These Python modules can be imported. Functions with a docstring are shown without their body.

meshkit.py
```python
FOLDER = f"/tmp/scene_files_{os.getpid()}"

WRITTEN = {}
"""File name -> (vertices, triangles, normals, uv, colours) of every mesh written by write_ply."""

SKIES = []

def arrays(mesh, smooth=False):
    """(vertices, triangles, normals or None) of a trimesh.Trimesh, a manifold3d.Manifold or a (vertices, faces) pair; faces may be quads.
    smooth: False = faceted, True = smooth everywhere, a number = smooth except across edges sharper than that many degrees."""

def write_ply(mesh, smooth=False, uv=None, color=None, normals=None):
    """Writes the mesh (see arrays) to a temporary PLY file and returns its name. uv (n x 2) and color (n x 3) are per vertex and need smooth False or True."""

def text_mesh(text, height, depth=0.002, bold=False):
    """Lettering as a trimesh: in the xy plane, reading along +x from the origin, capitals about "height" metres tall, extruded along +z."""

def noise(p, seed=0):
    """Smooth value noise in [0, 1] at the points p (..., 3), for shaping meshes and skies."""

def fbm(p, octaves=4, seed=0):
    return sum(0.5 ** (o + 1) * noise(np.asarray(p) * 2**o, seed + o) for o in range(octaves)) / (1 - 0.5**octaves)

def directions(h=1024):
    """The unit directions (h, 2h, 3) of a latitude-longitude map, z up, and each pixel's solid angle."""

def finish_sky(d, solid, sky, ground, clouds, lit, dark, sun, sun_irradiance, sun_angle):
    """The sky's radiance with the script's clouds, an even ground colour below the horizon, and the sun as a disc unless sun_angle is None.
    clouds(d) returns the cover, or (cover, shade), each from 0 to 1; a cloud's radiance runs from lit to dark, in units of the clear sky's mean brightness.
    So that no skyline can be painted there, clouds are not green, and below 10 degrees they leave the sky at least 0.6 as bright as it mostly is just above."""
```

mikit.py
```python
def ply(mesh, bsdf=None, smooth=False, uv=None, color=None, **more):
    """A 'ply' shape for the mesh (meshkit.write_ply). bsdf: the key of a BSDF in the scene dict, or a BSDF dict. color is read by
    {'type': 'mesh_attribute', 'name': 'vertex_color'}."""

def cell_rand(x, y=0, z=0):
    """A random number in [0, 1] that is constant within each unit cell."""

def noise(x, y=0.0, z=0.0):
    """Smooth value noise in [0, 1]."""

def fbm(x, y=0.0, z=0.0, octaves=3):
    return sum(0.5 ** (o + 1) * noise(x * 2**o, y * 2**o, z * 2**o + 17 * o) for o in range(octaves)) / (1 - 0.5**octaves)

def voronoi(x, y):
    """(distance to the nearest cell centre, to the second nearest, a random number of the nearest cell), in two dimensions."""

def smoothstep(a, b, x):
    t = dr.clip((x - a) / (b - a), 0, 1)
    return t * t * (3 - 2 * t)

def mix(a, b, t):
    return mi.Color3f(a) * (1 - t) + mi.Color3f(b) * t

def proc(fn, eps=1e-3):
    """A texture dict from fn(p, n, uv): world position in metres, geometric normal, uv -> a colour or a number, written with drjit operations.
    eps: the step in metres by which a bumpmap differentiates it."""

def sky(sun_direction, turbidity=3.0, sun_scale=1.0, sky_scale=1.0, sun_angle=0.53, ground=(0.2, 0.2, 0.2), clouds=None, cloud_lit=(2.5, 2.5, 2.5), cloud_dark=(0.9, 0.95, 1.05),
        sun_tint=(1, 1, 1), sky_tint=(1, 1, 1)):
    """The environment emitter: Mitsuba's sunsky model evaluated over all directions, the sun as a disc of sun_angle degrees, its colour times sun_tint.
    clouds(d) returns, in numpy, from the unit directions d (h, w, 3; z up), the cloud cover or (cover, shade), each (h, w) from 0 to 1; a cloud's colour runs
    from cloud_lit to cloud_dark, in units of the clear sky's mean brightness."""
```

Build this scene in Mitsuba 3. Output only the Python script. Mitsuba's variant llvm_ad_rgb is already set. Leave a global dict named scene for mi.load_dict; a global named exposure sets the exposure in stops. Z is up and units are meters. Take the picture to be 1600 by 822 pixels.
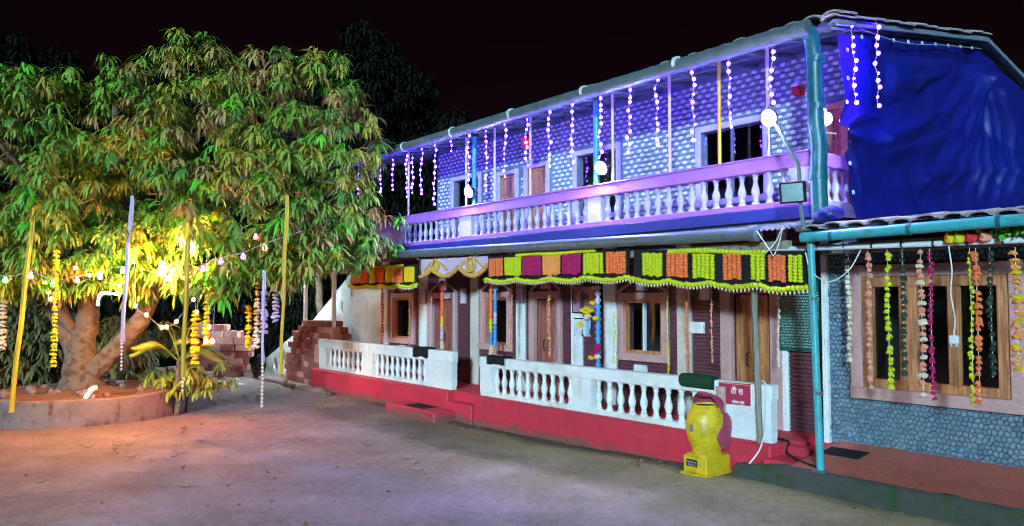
import math
import numpy as np
import trimesh
import mitsuba as mi
import drjit as dr
import mikit
import meshkit
from shapely.geometry import Polygon, MultiPoint, box as sbox
from shapely import voronoi_polygons, union_all

T = mi.ScalarTransform4f
R = np.random.default_rng(11)
scene, labels = {}, {}

# ------------------------------------------------------------------ camera, night sky, exposure
EYE = np.array([0.0, 0.0, 2.4])
PITCH, YAW = math.atan(56 / 1200.0), math.atan2(0.785, 0.6195)
FWD = np.array([-math.sin(YAW) * math.cos(PITCH), math.cos(YAW) * math.cos(PITCH), math.sin(PITCH)])
scene['camera'] = {'type': 'perspective', 'fov': 67.38, 'fov_axis': 'x', 'near_clip': 0.05, 'far_clip': 2000.0,
                   'to_world': T().look_at(origin=EYE.tolist(), target=(EYE + FWD).tolist(), up=[0, 0, 1])}
exposure = 2.3
SAZ, SEL = math.radians(38), math.radians(12)
scene['sky'] = mikit.sky([math.sin(SAZ) * math.cos(SEL), -math.cos(SAZ) * math.cos(SEL), math.sin(SEL)], turbidity=3,
                         sun_scale=1.05, sky_scale=0.005, sun_angle=5.0, sun_tint=(0.40, 1.06, 3.2), sky_tint=(3.0, 0.56, 1.0))
scene['sky']['sampling_weight'] = 1.0
FLOOD_L = np.array([0.52, 0.55, 1.0]) * 340      # white-blue LED floodlights
WARM_L = np.array([1.0, 0.50, 0.12]) * 330       # warm lamps in the tree
VIOLET_L = np.array([1.8, 0.25, 22.0])            # LED icicle strings
TUBE_L = np.array([0.55, 0.88, 1.0]) * 330       # tube under the left eave


# ------------------------------------------------------------------ naming
used = {}


def key(name, parent=None):
    base = f'{parent}__{name}' if parent else name
    n = used.get(base, -1) + 1
    used[base] = n
    return base if n == 0 else f'{base}_{n:03d}'


def tell(k, label=None, cat=None, group=None, kind=None):
    d = labels.setdefault(k, {})
    for a, b in (('label', label), ('category', cat), ('group', group), ('kind', kind)):
        if b:
            d[a] = b
    return k


def put(name, mesh, mat, parent=None, smooth=False, label=None, cat=None, group=None, kind=None, **more):
    k = key(name, parent)
    scene[k] = mikit.ply(mesh, mat, smooth=smooth, **more)
    if label or cat or group or kind:
        tell(k, label, cat, group, kind)
    return k


def copy_of(name, shape, parent, m):
    k = key(name, parent)
    scene[k] = {**shape, 'to_world': m}
    return k


def thing(name, label, cat, group=None):
    return tell(key(name), label, cat, group)


# ------------------------------------------------------------------ shapes
def cat_(*ms):
    ms = [m for q in ms for m in (q if isinstance(q, list) else [q])]
    return trimesh.util.concatenate(ms)


def box(x0, x1, y0, y1, z0, z1, b=0.0):
    if b <= 0:
        m = trimesh.creation.box([x1 - x0, y1 - y0, z1 - z0])
        m.apply_translation([(x0 + x1) / 2, (y0 + y1) / 2, (z0 + z1) / 2])
        return m
    v = []
    for sx, X in ((1, x0), (-1, x1)):
        for sy, Y in ((1, y0), (-1, y1)):
            for sz, Z in ((1, z0), (-1, z1)):
                v += [[X + sx * b, Y + sy * b, Z], [X + sx * b, Y, Z + sz * b], [X, Y + sy * b, Z + sz * b]]
    return trimesh.Trimesh(np.array(v), process=False).convex_hull


def tube(pts, r, n=8, closed_ends=True):
    p = np.asarray(pts, float)
    r = np.broadcast_to(r, (len(p),)).astype(float)
    t = np.gradient(p, axis=0)
    t /= np.linalg.norm(t, axis=1, keepdims=True) + 1e-12
    a = np.cross(t[0], [0.31, 0.9, 0.17] if abs(t[0][1]) < 0.8 else [1, 0, 0])
    rings = []
    for i in range(len(p)):
        a = a - t[i] * (a @ t[i])
        a /= np.linalg.norm(a) + 1e-12
        b = np.cross(t[i], a)
        g = np.arange(n) * 2 * np.pi / n
        rings.append(p[i] + r[i] * (np.cos(g)[:, None] * a + np.sin(g)[:, None] * b))
    v = np.vstack(rings)
    f = []
    for i in range(len(p) - 1):
        for j in range(n):
            q, s, w, u = i * n + j, i * n + (j + 1) % n, (i + 1) * n + (j + 1) % n, (i + 1) * n + j
            f += [[q, s, w], [q, w, u]]
    if closed_ends:
        v = np.vstack([v, p[:1], p[-1:]])
        c0, c1 = len(v) - 2, len(v) - 1
        for j in range(n):
            f.append([c0, (j + 1) % n, j])
            f.append([c1, (len(p) - 1) * n + j, (len(p) - 1) * n + (j + 1) % n])
    return trimesh.Trimesh(v, np.array(f), process=False)


def curve(pts, k=24):
    """A smooth line through the points (Catmull-Rom)."""
    p = np.asarray(pts, float)
    q = np.vstack([2 * p[0] - p[1], p, 2 * p[-1] - p[-2]])
    out = []
    for i in range(len(p) - 1):
        a, b, c, d = q[i:i + 4]
        for s in np.linspace(0, 1, k, endpoint=False):
            out.append(0.5 * (2 * b + (c - a) * s + (2 * a - 5 * b + 4 * c - d) * s**2 + (3 * b - a - 3 * c + d) * s**3))
    return np.array(out + [p[-1]])


def lathe(profile, n=12, squash=(1, 1)):
    pr = np.asarray(profile, float)
    g = np.arange(n) * 2 * np.pi / n
    v = np.stack([np.outer(pr[:, 0], np.cos(g)) * squash[0], np.outer(pr[:, 0], np.sin(g)) * squash[1], np.repeat(pr[:, 1:2], n, 1)], -1).reshape(-1, 3)
    f = []
    for i in range(len(pr) - 1):
        for j in range(n):
            a, b, c, d = i * n + j, i * n + (j + 1) % n, (i + 1) * n + (j + 1) % n, (i + 1) * n + j
            f += [[a, b, c], [a, c, d]]
    return trimesh.Trimesh(v, np.array(f), process=False)


def ball(c, r, sub=2):
    m = trimesh.creation.icosphere(subdivisions=sub)
    m.vertices = m.vertices * np.broadcast_to(r, (3,)) + np.asarray(c)
    return m


def upright(poly, y0, y1):
    """A polygon drawn in x, z made a slab from y0 (front) to y1."""
    polys = getattr(poly, 'geoms', [poly])
    out = []
    for g in polys:
        m = trimesh.creation.extrude_polygon(g, y1 - y0, engine='earcut')
        v = np.array(m.vertices)
        out.append(trimesh.Trimesh(np.stack([v[:, 0], y0 + v[:, 2], v[:, 1]], 1), np.array(m.faces)[:, ::-1], process=False))
    return cat_(out)


def rect_hole(x0, x1, z0, z1, holes):
    return sbox(x0, z0, x1, z1).difference(union_all([sbox(a, c, b, d) for a, b, c, d in holes]))


def grid(fn, nu, nv):
    """fn(u, v) -> (n, 3) points over the unit square as a mesh."""
    u, v = np.meshgrid(np.linspace(0, 1, nu), np.linspace(0, 1, nv), indexing='ij')
    p = fn(u.ravel(), v.ravel())
    i, j = np.meshgrid(np.arange(nu - 1), np.arange(nv - 1), indexing='ij')
    a = (i * nv + j).ravel()
    f = np.vstack([np.stack([a, a + nv, a + nv + 1], 1), np.stack([a, a + nv + 1, a + 1], 1)])
    return trimesh.Trimesh(p, f, process=False)


def turned(m, axis, deg, at=(0, 0, 0)):
    m = m.copy()
    m.apply_transform(trimesh.transformations.rotation_matrix(math.radians(deg), axis, at))
    return m


def moved(m, x, y, z):
    m = m.copy()
    m.apply_translation([x, y, z])
    return m


def roughened(m, amp, freq, seed=0):
    m = m.copy()
    v = np.array(m.vertices)
    d = np.stack([meshkit.fbm(v * freq, 3, seed + k) for k in range(3)], 1) - 0.5
    m.vertices = v + d * 2 * amp
    return m


# ------------------------------------------------------------------ materials
def rgb(*c):
    return {'type': 'rgb', 'value': list(c)}


def two(b):
    return {'type': 'twosided', 'bsdf': b}


def plain(name, c, rough=0.7, spec=0.3, **k):
    scene[name] = two({'type': 'principled', 'base_color': c if isinstance(c, dict) else rgb(*c), 'roughness': rough, 'specular': spec, **k})
    return name


def weathered(name, c, amount=0.35, scale=3.0, dirt=(0.25, 0.2, 0.16), rough=0.7, spec=0.3, bump=0.0, bump_scale=30.0, splash=None):
    """A paint or mineral colour with large soft stains, fine grain and, if asked, a fine relief."""
    def fn(p, n, uv):
        a = mikit.fbm(p.x * scale, p.y * scale, p.z * scale, octaves=4)
        b = mikit.noise(p.x * 55, p.y * 55, p.z * 55)
        t = mikit.smoothstep(0.42, 0.85, a) * amount
        run = mikit.smoothstep(0.60, 0.85, mikit.noise(p.x * 11, p.y * 11, p.z * 0.9)) * mikit.smoothstep(0.35, 0.6, a)
        out = mikit.mix(c, [c[i] * dirt[i] * 2.2 for i in range(3)], dr.minimum(t + run * amount * 0.8, 1.0)) * (0.86 + 0.28 * b)
        if splash:       # mud thrown up from the yard
            out = mikit.mix(out, (0.13, 0.085, 0.06), mikit.smoothstep(splash, splash * 0.2, p.z + (a - 0.5) * splash * 1.6) * 0.8)
        return out
    inner = {'type': 'principled', 'base_color': mikit.proc(fn), 'roughness': rough, 'specular': spec}
    if bump:
        def h(p, n, uv):
            return mikit.fbm(p.x * bump_scale, p.y * bump_scale, p.z * bump_scale, octaves=3)
        inner = {'type': 'bumpmap', 'tex': mikit.proc(h, eps=0.004), 'scale': bump, 'bsdf': inner}
    scene[name] = two(inner)
    return name


def wood_fn(a, b, axis='z'):
    def fn(p, n, uv):
        along, across = (p.z, p.x + p.y) if axis == 'z' else (p.x, p.z + p.y)
        g = mikit.fbm(across * 40, along * 2.5, 0.0, octaves=3)
        s = mikit.noise(across * 160, along * 8, 3.0)
        return mikit.mix(a, b, mikit.smoothstep(0.3, 0.7, g)) * (0.85 + 0.3 * s)
    return mikit.proc(fn)


weathered('m_white', (0.74, 0.73, 0.71), 0.6, 2.2, (0.33, 0.30, 0.27), rough=0.55)
weathered('m_violet_lit', (0.42, 0.16, 0.56), 0.25, 2.0, (0.33, 0.30, 0.30), rough=0.55)  # violet spill of the light strings put into the rail colour
weathered('m_apron', (0.46, 0.12, 0.085), 0.55, 1.6, (0.3, 0.3, 0.3), rough=0.6, bump=0.004)
weathered('m_balcony', (0.50, 0.43, 0.60), 0.25, 2.0, (0.33, 0.30, 0.30), rough=0.55)  # white paint tinted lavender to carry the glow of the light strings
weathered('m_red_oxide', (0.58, 0.035, 0.06), 0.5, 2.4, (0.3, 0.5, 0.4), rough=0.6, bump=0.004, splash=0.2)
weathered('m_pink_plaster', (0.52, 0.29, 0.27), 0.3, 4.0, rough=0.75)
weathered('m_cladding', (0.125, 0.042, 0.058), 0.3, 6.0, rough=0.5)
weathered('m_stone_grey', (0.15, 0.21, 0.25), 0.35, 9.0, rough=0.75, bump=0.004, bump_scale=60)
plain('m_grout', (0.06, 0.09, 0.12), 0.9)
weathered('m_upper_wall', (0.15, 0.21, 0.24), 0.6, 1.7)
weathered('m_chip_white', (0.76, 0.79, 0.80), 0.4, 1.7, rough=0.5, spec=0.4)
plain('m_chip_grey', (0.26, 0.32, 0.35), 0.5, 0.5)
plain('m_fascia_blue', (0.025, 0.035, 0.22), 0.5, 0.4)
weathered('m_metal_grey', (0.10, 0.13, 0.15), 0.4, 5.0, rough=0.45, spec=0.5)
plain('m_sheet', (0.17, 0.20, 0.24), 0.5, 0.5)
weathered('m_roof_tile', (0.33, 0.27, 0.26), 0.5, 7.0, rough=0.8)
weathered('m_teal_pipe', (0.012, 0.11, 0.14), 0.3, 6.0, rough=0.4, spec=0.5)
weathered('m_teal_bright', (0.05, 0.36, 0.40), 0.55, 6.0, (0.35, 0.2, 0.12), rough=0.4, spec=0.5)
plain('m_pvc', (0.62, 0.66, 0.68), 0.4, 0.5)
scene['m_door_wood'] = two({'type': 'principled', 'base_color': wood_fn((0.50, 0.20, 0.07), (0.30, 0.10, 0.035)), 'roughness': 0.45, 'specular': 0.4})
scene['m_frame_wood'] = two({'type': 'principled', 'base_color': wood_fn((0.56, 0.23, 0.10), (0.36, 0.13, 0.055)), 'roughness': 0.45, 'specular': 0.4})
scene['m_red_wood'] = two({'type': 'principled', 'base_color': wood_fn((0.33, 0.10, 0.07), (0.20, 0.05, 0.035)), 'roughness': 0.5, 'specular': 0.4})
scene['m_bamboo'] = two({'type': 'principled', 'base_color': wood_fn((0.30, 0.26, 0.20), (0.17, 0.15, 0.12)), 'roughness': 0.7, 'specular': 0.2})
plain('m_pole_pink', (0.55, 0.42, 0.40), 0.5)
plain('m_pole_yellow', (0.62, 0.40, 0.03), 0.5)
scene['m_pane'] = {'type': 'thindielectric', 'int_ior': 1.5}
plain('m_room', (0.03, 0.03, 0.035), 0.9)
plain('m_black', (0.012, 0.012, 0.014), 0.5, 0.4)
plain('m_black_cloth', (0.014, 0.014, 0.016), 0.9, 0.2)
plain('m_green_cloth', (0.012, 0.05, 0.025), 0.9, 0.2)
weathered('m_tarp', (0.006, 0.010, 0.165), 0.5, 1.3, (0.6, 0.6, 0.33), rough=0.45, spec=0.5)
weathered('m_bin_yellow', (0.62, 0.42, 0.015), 0.55, 7.0, (0.3, 0.26, 0.3), rough=0.42, spec=0.45)
plain('m_bin_red', (0.36, 0.05, 0.09), 0.4, 0.5)
plain('m_board_green', (0.006, 0.075, 0.062), 0.4, 0.4)
plain('m_print_white', (0.75, 0.78, 0.78), 0.6)
plain('m_text', (0.42, 0.55, 0.54), 0.6)
plain('m_sign_red', (0.40, 0.035, 0.075), 0.5)
plain('m_gold', (0.62, 0.34, 0.07), 0.4, 0.5)
plain('m_orange', (0.80, 0.17, 0.05), 0.8)
plain('m_orange_light', (0.80, 0.30, 0.07), 0.8)
plain('m_yellow', (0.76, 0.50, 0.012), 0.8)
plain('m_yellow_green', (0.52, 0.55, 0.015), 0.8)
plain('m_magenta', (0.42, 0.012, 0.10), 0.8)
plain('m_salmon', (0.72, 0.26, 0.17), 0.8)
plain('m_cream', (0.72, 0.60, 0.42), 0.8)
plain('m_blue_ribbon', (0.05, 0.26, 0.60), 0.4, 0.5)
plain('m_mauve', (0.55, 0.42, 0.58), 0.7)
plain('m_leaf_dark', (0.02, 0.035, 0.022), 0.6)
plain('m_leaf_lime', (0.10, 0.42, 0.03), 0.6)
plain('m_rose', (0.60, 0.02, 0.03), 0.7)
plain('m_wire', (0.35, 0.36, 0.42), 0.6)
plain('m_wire_white', (0.7, 0.68, 0.62), 0.6)
weathered('m_brick', (0.52, 0.23, 0.19), 0.45, 5.0, rough=0.85, bump=0.006)
weathered('m_brick_dark', (0.30, 0.085, 0.07), 0.45, 5.0, rough=0.85, bump=0.006)
weathered('m_planter', (0.24, 0.145, 0.125), 0.9, 3.5, rough=0.9, bump=0.03, bump_scale=12)
weathered('m_soil', (0.17, 0.075, 0.045), 0.5, 3.0, rough=0.95, bump=0.02, bump_scale=16)
weathered('m_bark', (0.17, 0.11, 0.075), 1.0, 9.0, rough=0.9, bump=0.05, bump_scale=14)
weathered('m_kerb', (0.06, 0.062, 0.055), 0.9, 4.0, (0.2, 0.45, 0.12), rough=0.9, bump=0.03, bump_scale=14)
weathered('m_slab', (0.42, 0.40, 0.38), 0.4, 2.5, rough=0.85)
for nm, c, d in (('m_leaf_a', (0.19, 0.32, 0.04), (0.06, 0.15, 0.02)), ('m_leaf_b', (0.34, 0.33, 0.045), (0.10, 0.12, 0.02)), ('m_leaf_c', (0.40, 0.26, 0.08), (0.12, 0.07, 0.02)),
                 ('m_leaf_d', (0.12, 0.25, 0.04), (0.02, 0.06, 0.015)), ('m_leaf_e', (0.12, 0.45, 0.03), (0.06, 0.2, 0.02))):
    scene[nm] = two({'type': 'principled', 'base_color': rgb(*c), 'roughness': 0.5, 'specular': 0.25})
plain('m_hedge_leaf', (0.16, 0.14, 0.05), 0.6, 0.2)
plain('m_dry_leaf', (0.20, 0.11, 0.05), 0.8)
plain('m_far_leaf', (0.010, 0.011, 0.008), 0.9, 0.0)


def ground_colour(p, n, uv):
    """Trodden laterite and dung-washed earth with lamp tints put into its colour: mauve-grey in the open, redder by the planter, olive towards the house; damp at the plinth."""
    big = mikit.fbm(p.x * 0.28, p.y * 0.28, 0.0, octaves=4)
    mid = mikit.fbm(p.x * 1.3, p.y * 1.3, 5.0, octaves=4)
    fine = mikit.fbm(p.x * 14, p.y * 14, 9.0, octaves=3)
    grit = mikit.noise(p.x * 70, p.y * 70, 1.0)
    c = mikit.mix((0.20, 0.145, 0.15), (0.31, 0.215, 0.215), mikit.smoothstep(0.3, 0.7, big))
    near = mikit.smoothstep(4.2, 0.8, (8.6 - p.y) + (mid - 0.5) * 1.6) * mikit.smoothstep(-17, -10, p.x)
    c = mikit.mix(c, (0.21, 0.185, 0.07), near * 0.75)  # olive cast of the yard light painted in, fading out from the house
    red = mikit.smoothstep(-8.0, -15.0, p.x + (mid - 0.5) * 4)
    c = mikit.mix(c, (0.15, 0.08, 0.062), red * 0.7)  # redder, darker tone put into the earth for the warm tree lamps' light
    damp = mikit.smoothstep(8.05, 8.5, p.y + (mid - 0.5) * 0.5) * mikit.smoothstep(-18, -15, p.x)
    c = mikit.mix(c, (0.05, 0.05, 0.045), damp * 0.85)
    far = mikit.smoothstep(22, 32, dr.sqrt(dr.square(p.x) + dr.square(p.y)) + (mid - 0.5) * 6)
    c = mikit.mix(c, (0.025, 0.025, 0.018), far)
    return c * (0.46 + 0.56 * mid + 0.40 * fine + 0.26 * grit)


def ground_relief(p, n, uv):
    return mikit.fbm(p.x * 7, p.y * 7, 2.0, octaves=4) * 0.75 + mikit.noise(p.x * 45, p.y * 45, 3.0) * 0.25


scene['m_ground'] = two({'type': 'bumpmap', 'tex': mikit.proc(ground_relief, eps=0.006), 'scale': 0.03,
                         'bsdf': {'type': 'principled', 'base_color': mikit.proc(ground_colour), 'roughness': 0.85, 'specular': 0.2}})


def lamp(radiance, weight=1.0):
    return {'type': 'area', 'radiance': rgb(*[float(x) for x in radiance]), 'sampling_weight': float(weight)}

# ------------------------------------------------------------------ ground
def sstep(a, b, x):
    t = np.clip((x - a) / (b - a), 0, 1)
    return t * t * (3 - 2 * t)


def ground_z(x, y):
    return 0.15 * sstep(-11, -5, np.asarray(x, float)) * sstep(4, 8, np.asarray(y, float))


def ground_mesh():
    def line(lo, hi, step):
        inner = np.arange(lo, hi + 1e-6, step)
        out = [lo - s for s in (100, 60, 24, 10, 4)] + list(inner) + [hi + s for s in (4, 10, 24, 60, 100)]
        return np.array(out)
    xs, ys = line(-27, 3, 0.12), line(-3, 10, 0.12)
    x, y = np.meshgrid(xs, ys, indexing='ij')
    p = np.stack([x.ravel(), y.ravel(), 0 * x.ravel()], 1)
    soft = sstep(30, 10, np.hypot(p[:, 0] + 12, p[:, 1] - 3))
    p[:, 2] = ground_z(p[:, 0], p[:, 1]) + soft * (0.045 * (meshkit.fbm(p * 0.7, 3, 3) - 0.5) + 0.03 * (meshkit.fbm(p * 3.1, 3, 8) - 0.5))
    n, m = len(xs), len(ys)
    i, j = np.meshgrid(np.arange(n - 1), np.arange(m - 1), indexing='ij')
    a = (i * m + j).ravel()
    return trimesh.Trimesh(p, np.vstack([np.stack([a, a + m, a + m + 1], 1), np.stack([a, a + m + 1, a + 1], 1)]), process=False)


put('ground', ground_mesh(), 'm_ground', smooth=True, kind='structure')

# loose stones and leaf litter on the yard: small, uncountable
def litter():
    ms = []
    for _ in range(200):
        x, y = R.uniform(-24, -3), R.uniform(1.0, 8.3)
        if np.hypot(x + 18.2, y - 2.98) < 2.1:
            continue
        s = R.uniform(0.008, 0.028)
        b = trimesh.creation.icosphere(subdivisions=0, radius=s)
        b.vertices *= R.uniform(0.6, 1.3, (1, 3)) * [1, 1, 0.6]
        b.apply_translation([x, y, float(ground_z(x, y)) + 0.004])
        ms.append(b)
    for _ in range(160):
        x, y = R.uniform(-23, -3), R.uniform(7.9, 8.5)
        b = trimesh.creation.icosphere(subdivisions=0, radius=R.uniform(0.012, 0.04))
        b.vertices *= R.uniform(0.6, 1.3, (1, 3)) * [1, 1, 0.6]
        b.apply_translation([x, y, float(ground_z(x, y))])
        ms.append(b)
    return cat_(ms)


def dry_leaves():
    ms = []
    for _ in range(110):
        if R.random() < 0.75:
            a, r = R.uniform(0, 6.28), 2.0 + abs(R.normal()) * 2.2
            x, y = -17.4 + r * math.cos(a), 3.4 + r * math.sin(a)
        else:
            x, y = R.uniform(-20, -6), R.uniform(2, 8.3)
        if np.hypot(x + 18.2, y - 2.98) < 2.0 or y > 8.3:
            continue
        L, w, c = R.uniform(0.10, 0.2), R.uniform(0.018, 0.03), R.uniform(0.01, 0.05)
        m = grid(lambda u, v: np.stack([(u - 0.5) * L, (v - 0.5) * 2 * w * np.sin(np.pi * np.clip(u, 0.03, 0.97)), 0.012 + c * (2 * (u - 0.5)) ** 2 + 0.02 * abs(v - 0.5)], 1), 6, 3)
        ms.append(moved(turned(m, [0, 0, 1], R.uniform(0, 360)), x, y, float(ground_z(x, y)) + 0.01))
    return cat_(ms)


put('fallen_leaves', dry_leaves(), 'm_dry_leaf', label='dry fallen leaves scattered over the yard by the planter', cat='fallen leaves', kind='stuff')
put('gravel', litter(), 'm_planter', label='scattered pebbles and grit on the earth yard', cat='gravel', kind='stuff')

# ------------------------------------------------------------------ the house
H = thing('house', 'two storey house with white baluster veranda, brick-patterned upper wall and a tiled gable roof', 'house')

# plinth, floor and steps
put('plinth', cat_(box(-19.6, -13.0, 8.60, 10.4, -0.3, 0.55, 0.02), box(-12.08, -5.66, 8.60, 10.4, -0.3, 0.55, 0.02), box(-13.05, -12.03, 8.78, 10.4, -0.3, 0.55, 0.02)), 'm_red_oxide', H)
put('veranda_floor', box(-19.4, -5.45, 9.1, 9.8, 0.45, 0.556), 'm_red_oxide', H)
put('step', box(-14.55, -12.62, 8.05, 8.63, -0.3, 0.21, 0.025), 'm_red_oxide', H, label='low red oxide step in front of the veranda opening')
put('step', box(-12.98, -12.10, 8.55, 8.80, -0.3, 0.36, 0.02), 'm_red_oxide', H)
put('step', box(-5.68, -5.24, 8.92, 9.75, 0.0, 0.52, 0.02), 'm_red_oxide', H, label='red step at the right end of the veranda')

# lower wall
OPEN = {'a': (-17.22, -16.33, 1.42, 2.42), 'd1': (-15.36, -14.52, 0.56, 2.40), 'b': (-13.32, -12.52, 1.45, 2.42), 'd2': (-11.62, -11.0, 0.56, 2.40),
        'c': (-9.24, -8.39, 1.48, 2.38), 'd3': (-7.02, -6.36, 0.56, 2.48)}
w = put('wall', upright(rect_hole(-17.75, -5.42, 0.5, 3.42, list(OPEN.values())), 9.80, 10.0), 'm_cladding', H)
put('room', cat_(box(-17.7, -5.5, 12.4, 12.5, 0.4, 3.4), box(-17.8, -17.7, 10.0, 12.5, 0.4, 3.4), box(-5.5, -5.4, 10.0, 12.5, 0.4, 3.4), box(-17.7, -5.5, 10.0, 12.4, 0.4, 0.5), box(-17.7, -5.5, 10.0, 12.4, 3.36, 3.42)), 'm_room', H)
KEEP = [(-17.78, -17.50), (-15.95, -15.62), (-13.80, -13.53), (-12.20, -11.93), (-10.56, -10.28), (-9.72, -9.42), (-8.06, -7.79), (-6.24, -6.10)]
blocked = [(a, b, 0.5, 3.4) for a, b in KEEP] + [(a - 0.16, b + 0.16, c - 0.16, d + 0.16) for a, b, c, d in OPEN.values()]
strips, z = [], 0.57
while z < 3.3:
    cuts = sorted([(a, b) for a, b, c, d in blocked if c < z + 0.045 and d > z])
    x = -17.75
    for a, b in cuts + [(-5.44, 0)]:
        if a - x > 0.03:
            strips.append(box(x, a, 9.765, 9.806, z, z + 0.044, 0.006))
        x = max(x, b)
    z += 0.058
put('cladding', cat_(strips), 'm_cladding', w, kind='stuff')
for i, (a, b) in enumerate(KEEP):
    put('pillar', box(a, b, 9.72, 9.81, 0.55, 3.4, 0.01), 'm_white' if i not in (2, 6) else 'm_cream_wall', H)


def leaf_door(parent, x0, x1, z0, z1, y, mat, rows=3):
    """A panelled leaf: stiles and rails proud of the panels, a handle."""
    k = put('leaf', box(x0, x1, y + 0.02, y + 0.05, z0, z1), mat, parent)
    sw, bars = 0.07, []
    bars += [box(x0, x0 + sw, y, y + 0.022, z0, z1, 0.005), box(x1 - sw, x1, y, y + 0.022, z0, z1, 0.005)]
    for i in range(rows + 1):
        zz = z0 + (z1 - z0 - sw) * i / rows
        bars.append(box(x0 + sw + 0.001, x1 - sw - 0.001, y, y + 0.022, zz, zz + sw, 0.005))
    for i in range(rows):
        za, zb = z0 + (z1 - z0 - sw) * i / rows + sw + 0.03, z0 + (z1 - z0 - sw) * (i + 1) / rows - 0.03
        bars.append(box(x0 + sw + 0.03, x1 - sw - 0.03, y + 0.006, y + 0.024, za, zb, 0.008))
    scene[k] = mikit.ply(cat_(bars, box(x0, x1, y + 0.02, y + 0.05, z0, z1)), mat)
    return k


def surround(parent, x0, x1, z0, z1, wd, y0, y1, mat, sill=True, name='frame'):
    bars = [box(x0 - wd, x0, y0, y1, z0 - (wd if sill else 0), z1 + wd, 0.008), box(x1, x1 + wd, y0, y1, z0 - (wd if sill else 0), z1 + wd, 0.008),
            box(x0 - wd + 0.004, x1 + wd - 0.004, y0 + 0.003, y1, z1, z1 + wd - 0.003, 0.008)]
    if sill:
        bars.append(box(x0 - wd + 0.004, x1 + wd - 0.004, y0 - 0.03, y1, z0 - wd + 0.003, z0, 0.008))
    return put(name, cat_(bars), mat, parent)


def gable_bars(parent, x0, x1, z, mat):
    xm, h = (x0 + x1) / 2, 0.24
    put('pediment', cat_(tube([(x0 - 0.12, 9.75, z), (xm - 0.1, 9.75, z + h)], 0.03, 6), tube([(x1 + 0.12, 9.75, z), (xm + 0.1, 9.75, z + h)], 0.03, 6),
                         box(xm - 0.11, xm + 0.11, 9.71, 9.79, z + 0.02, z + 0.3, 0.01)), mat, parent)


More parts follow.
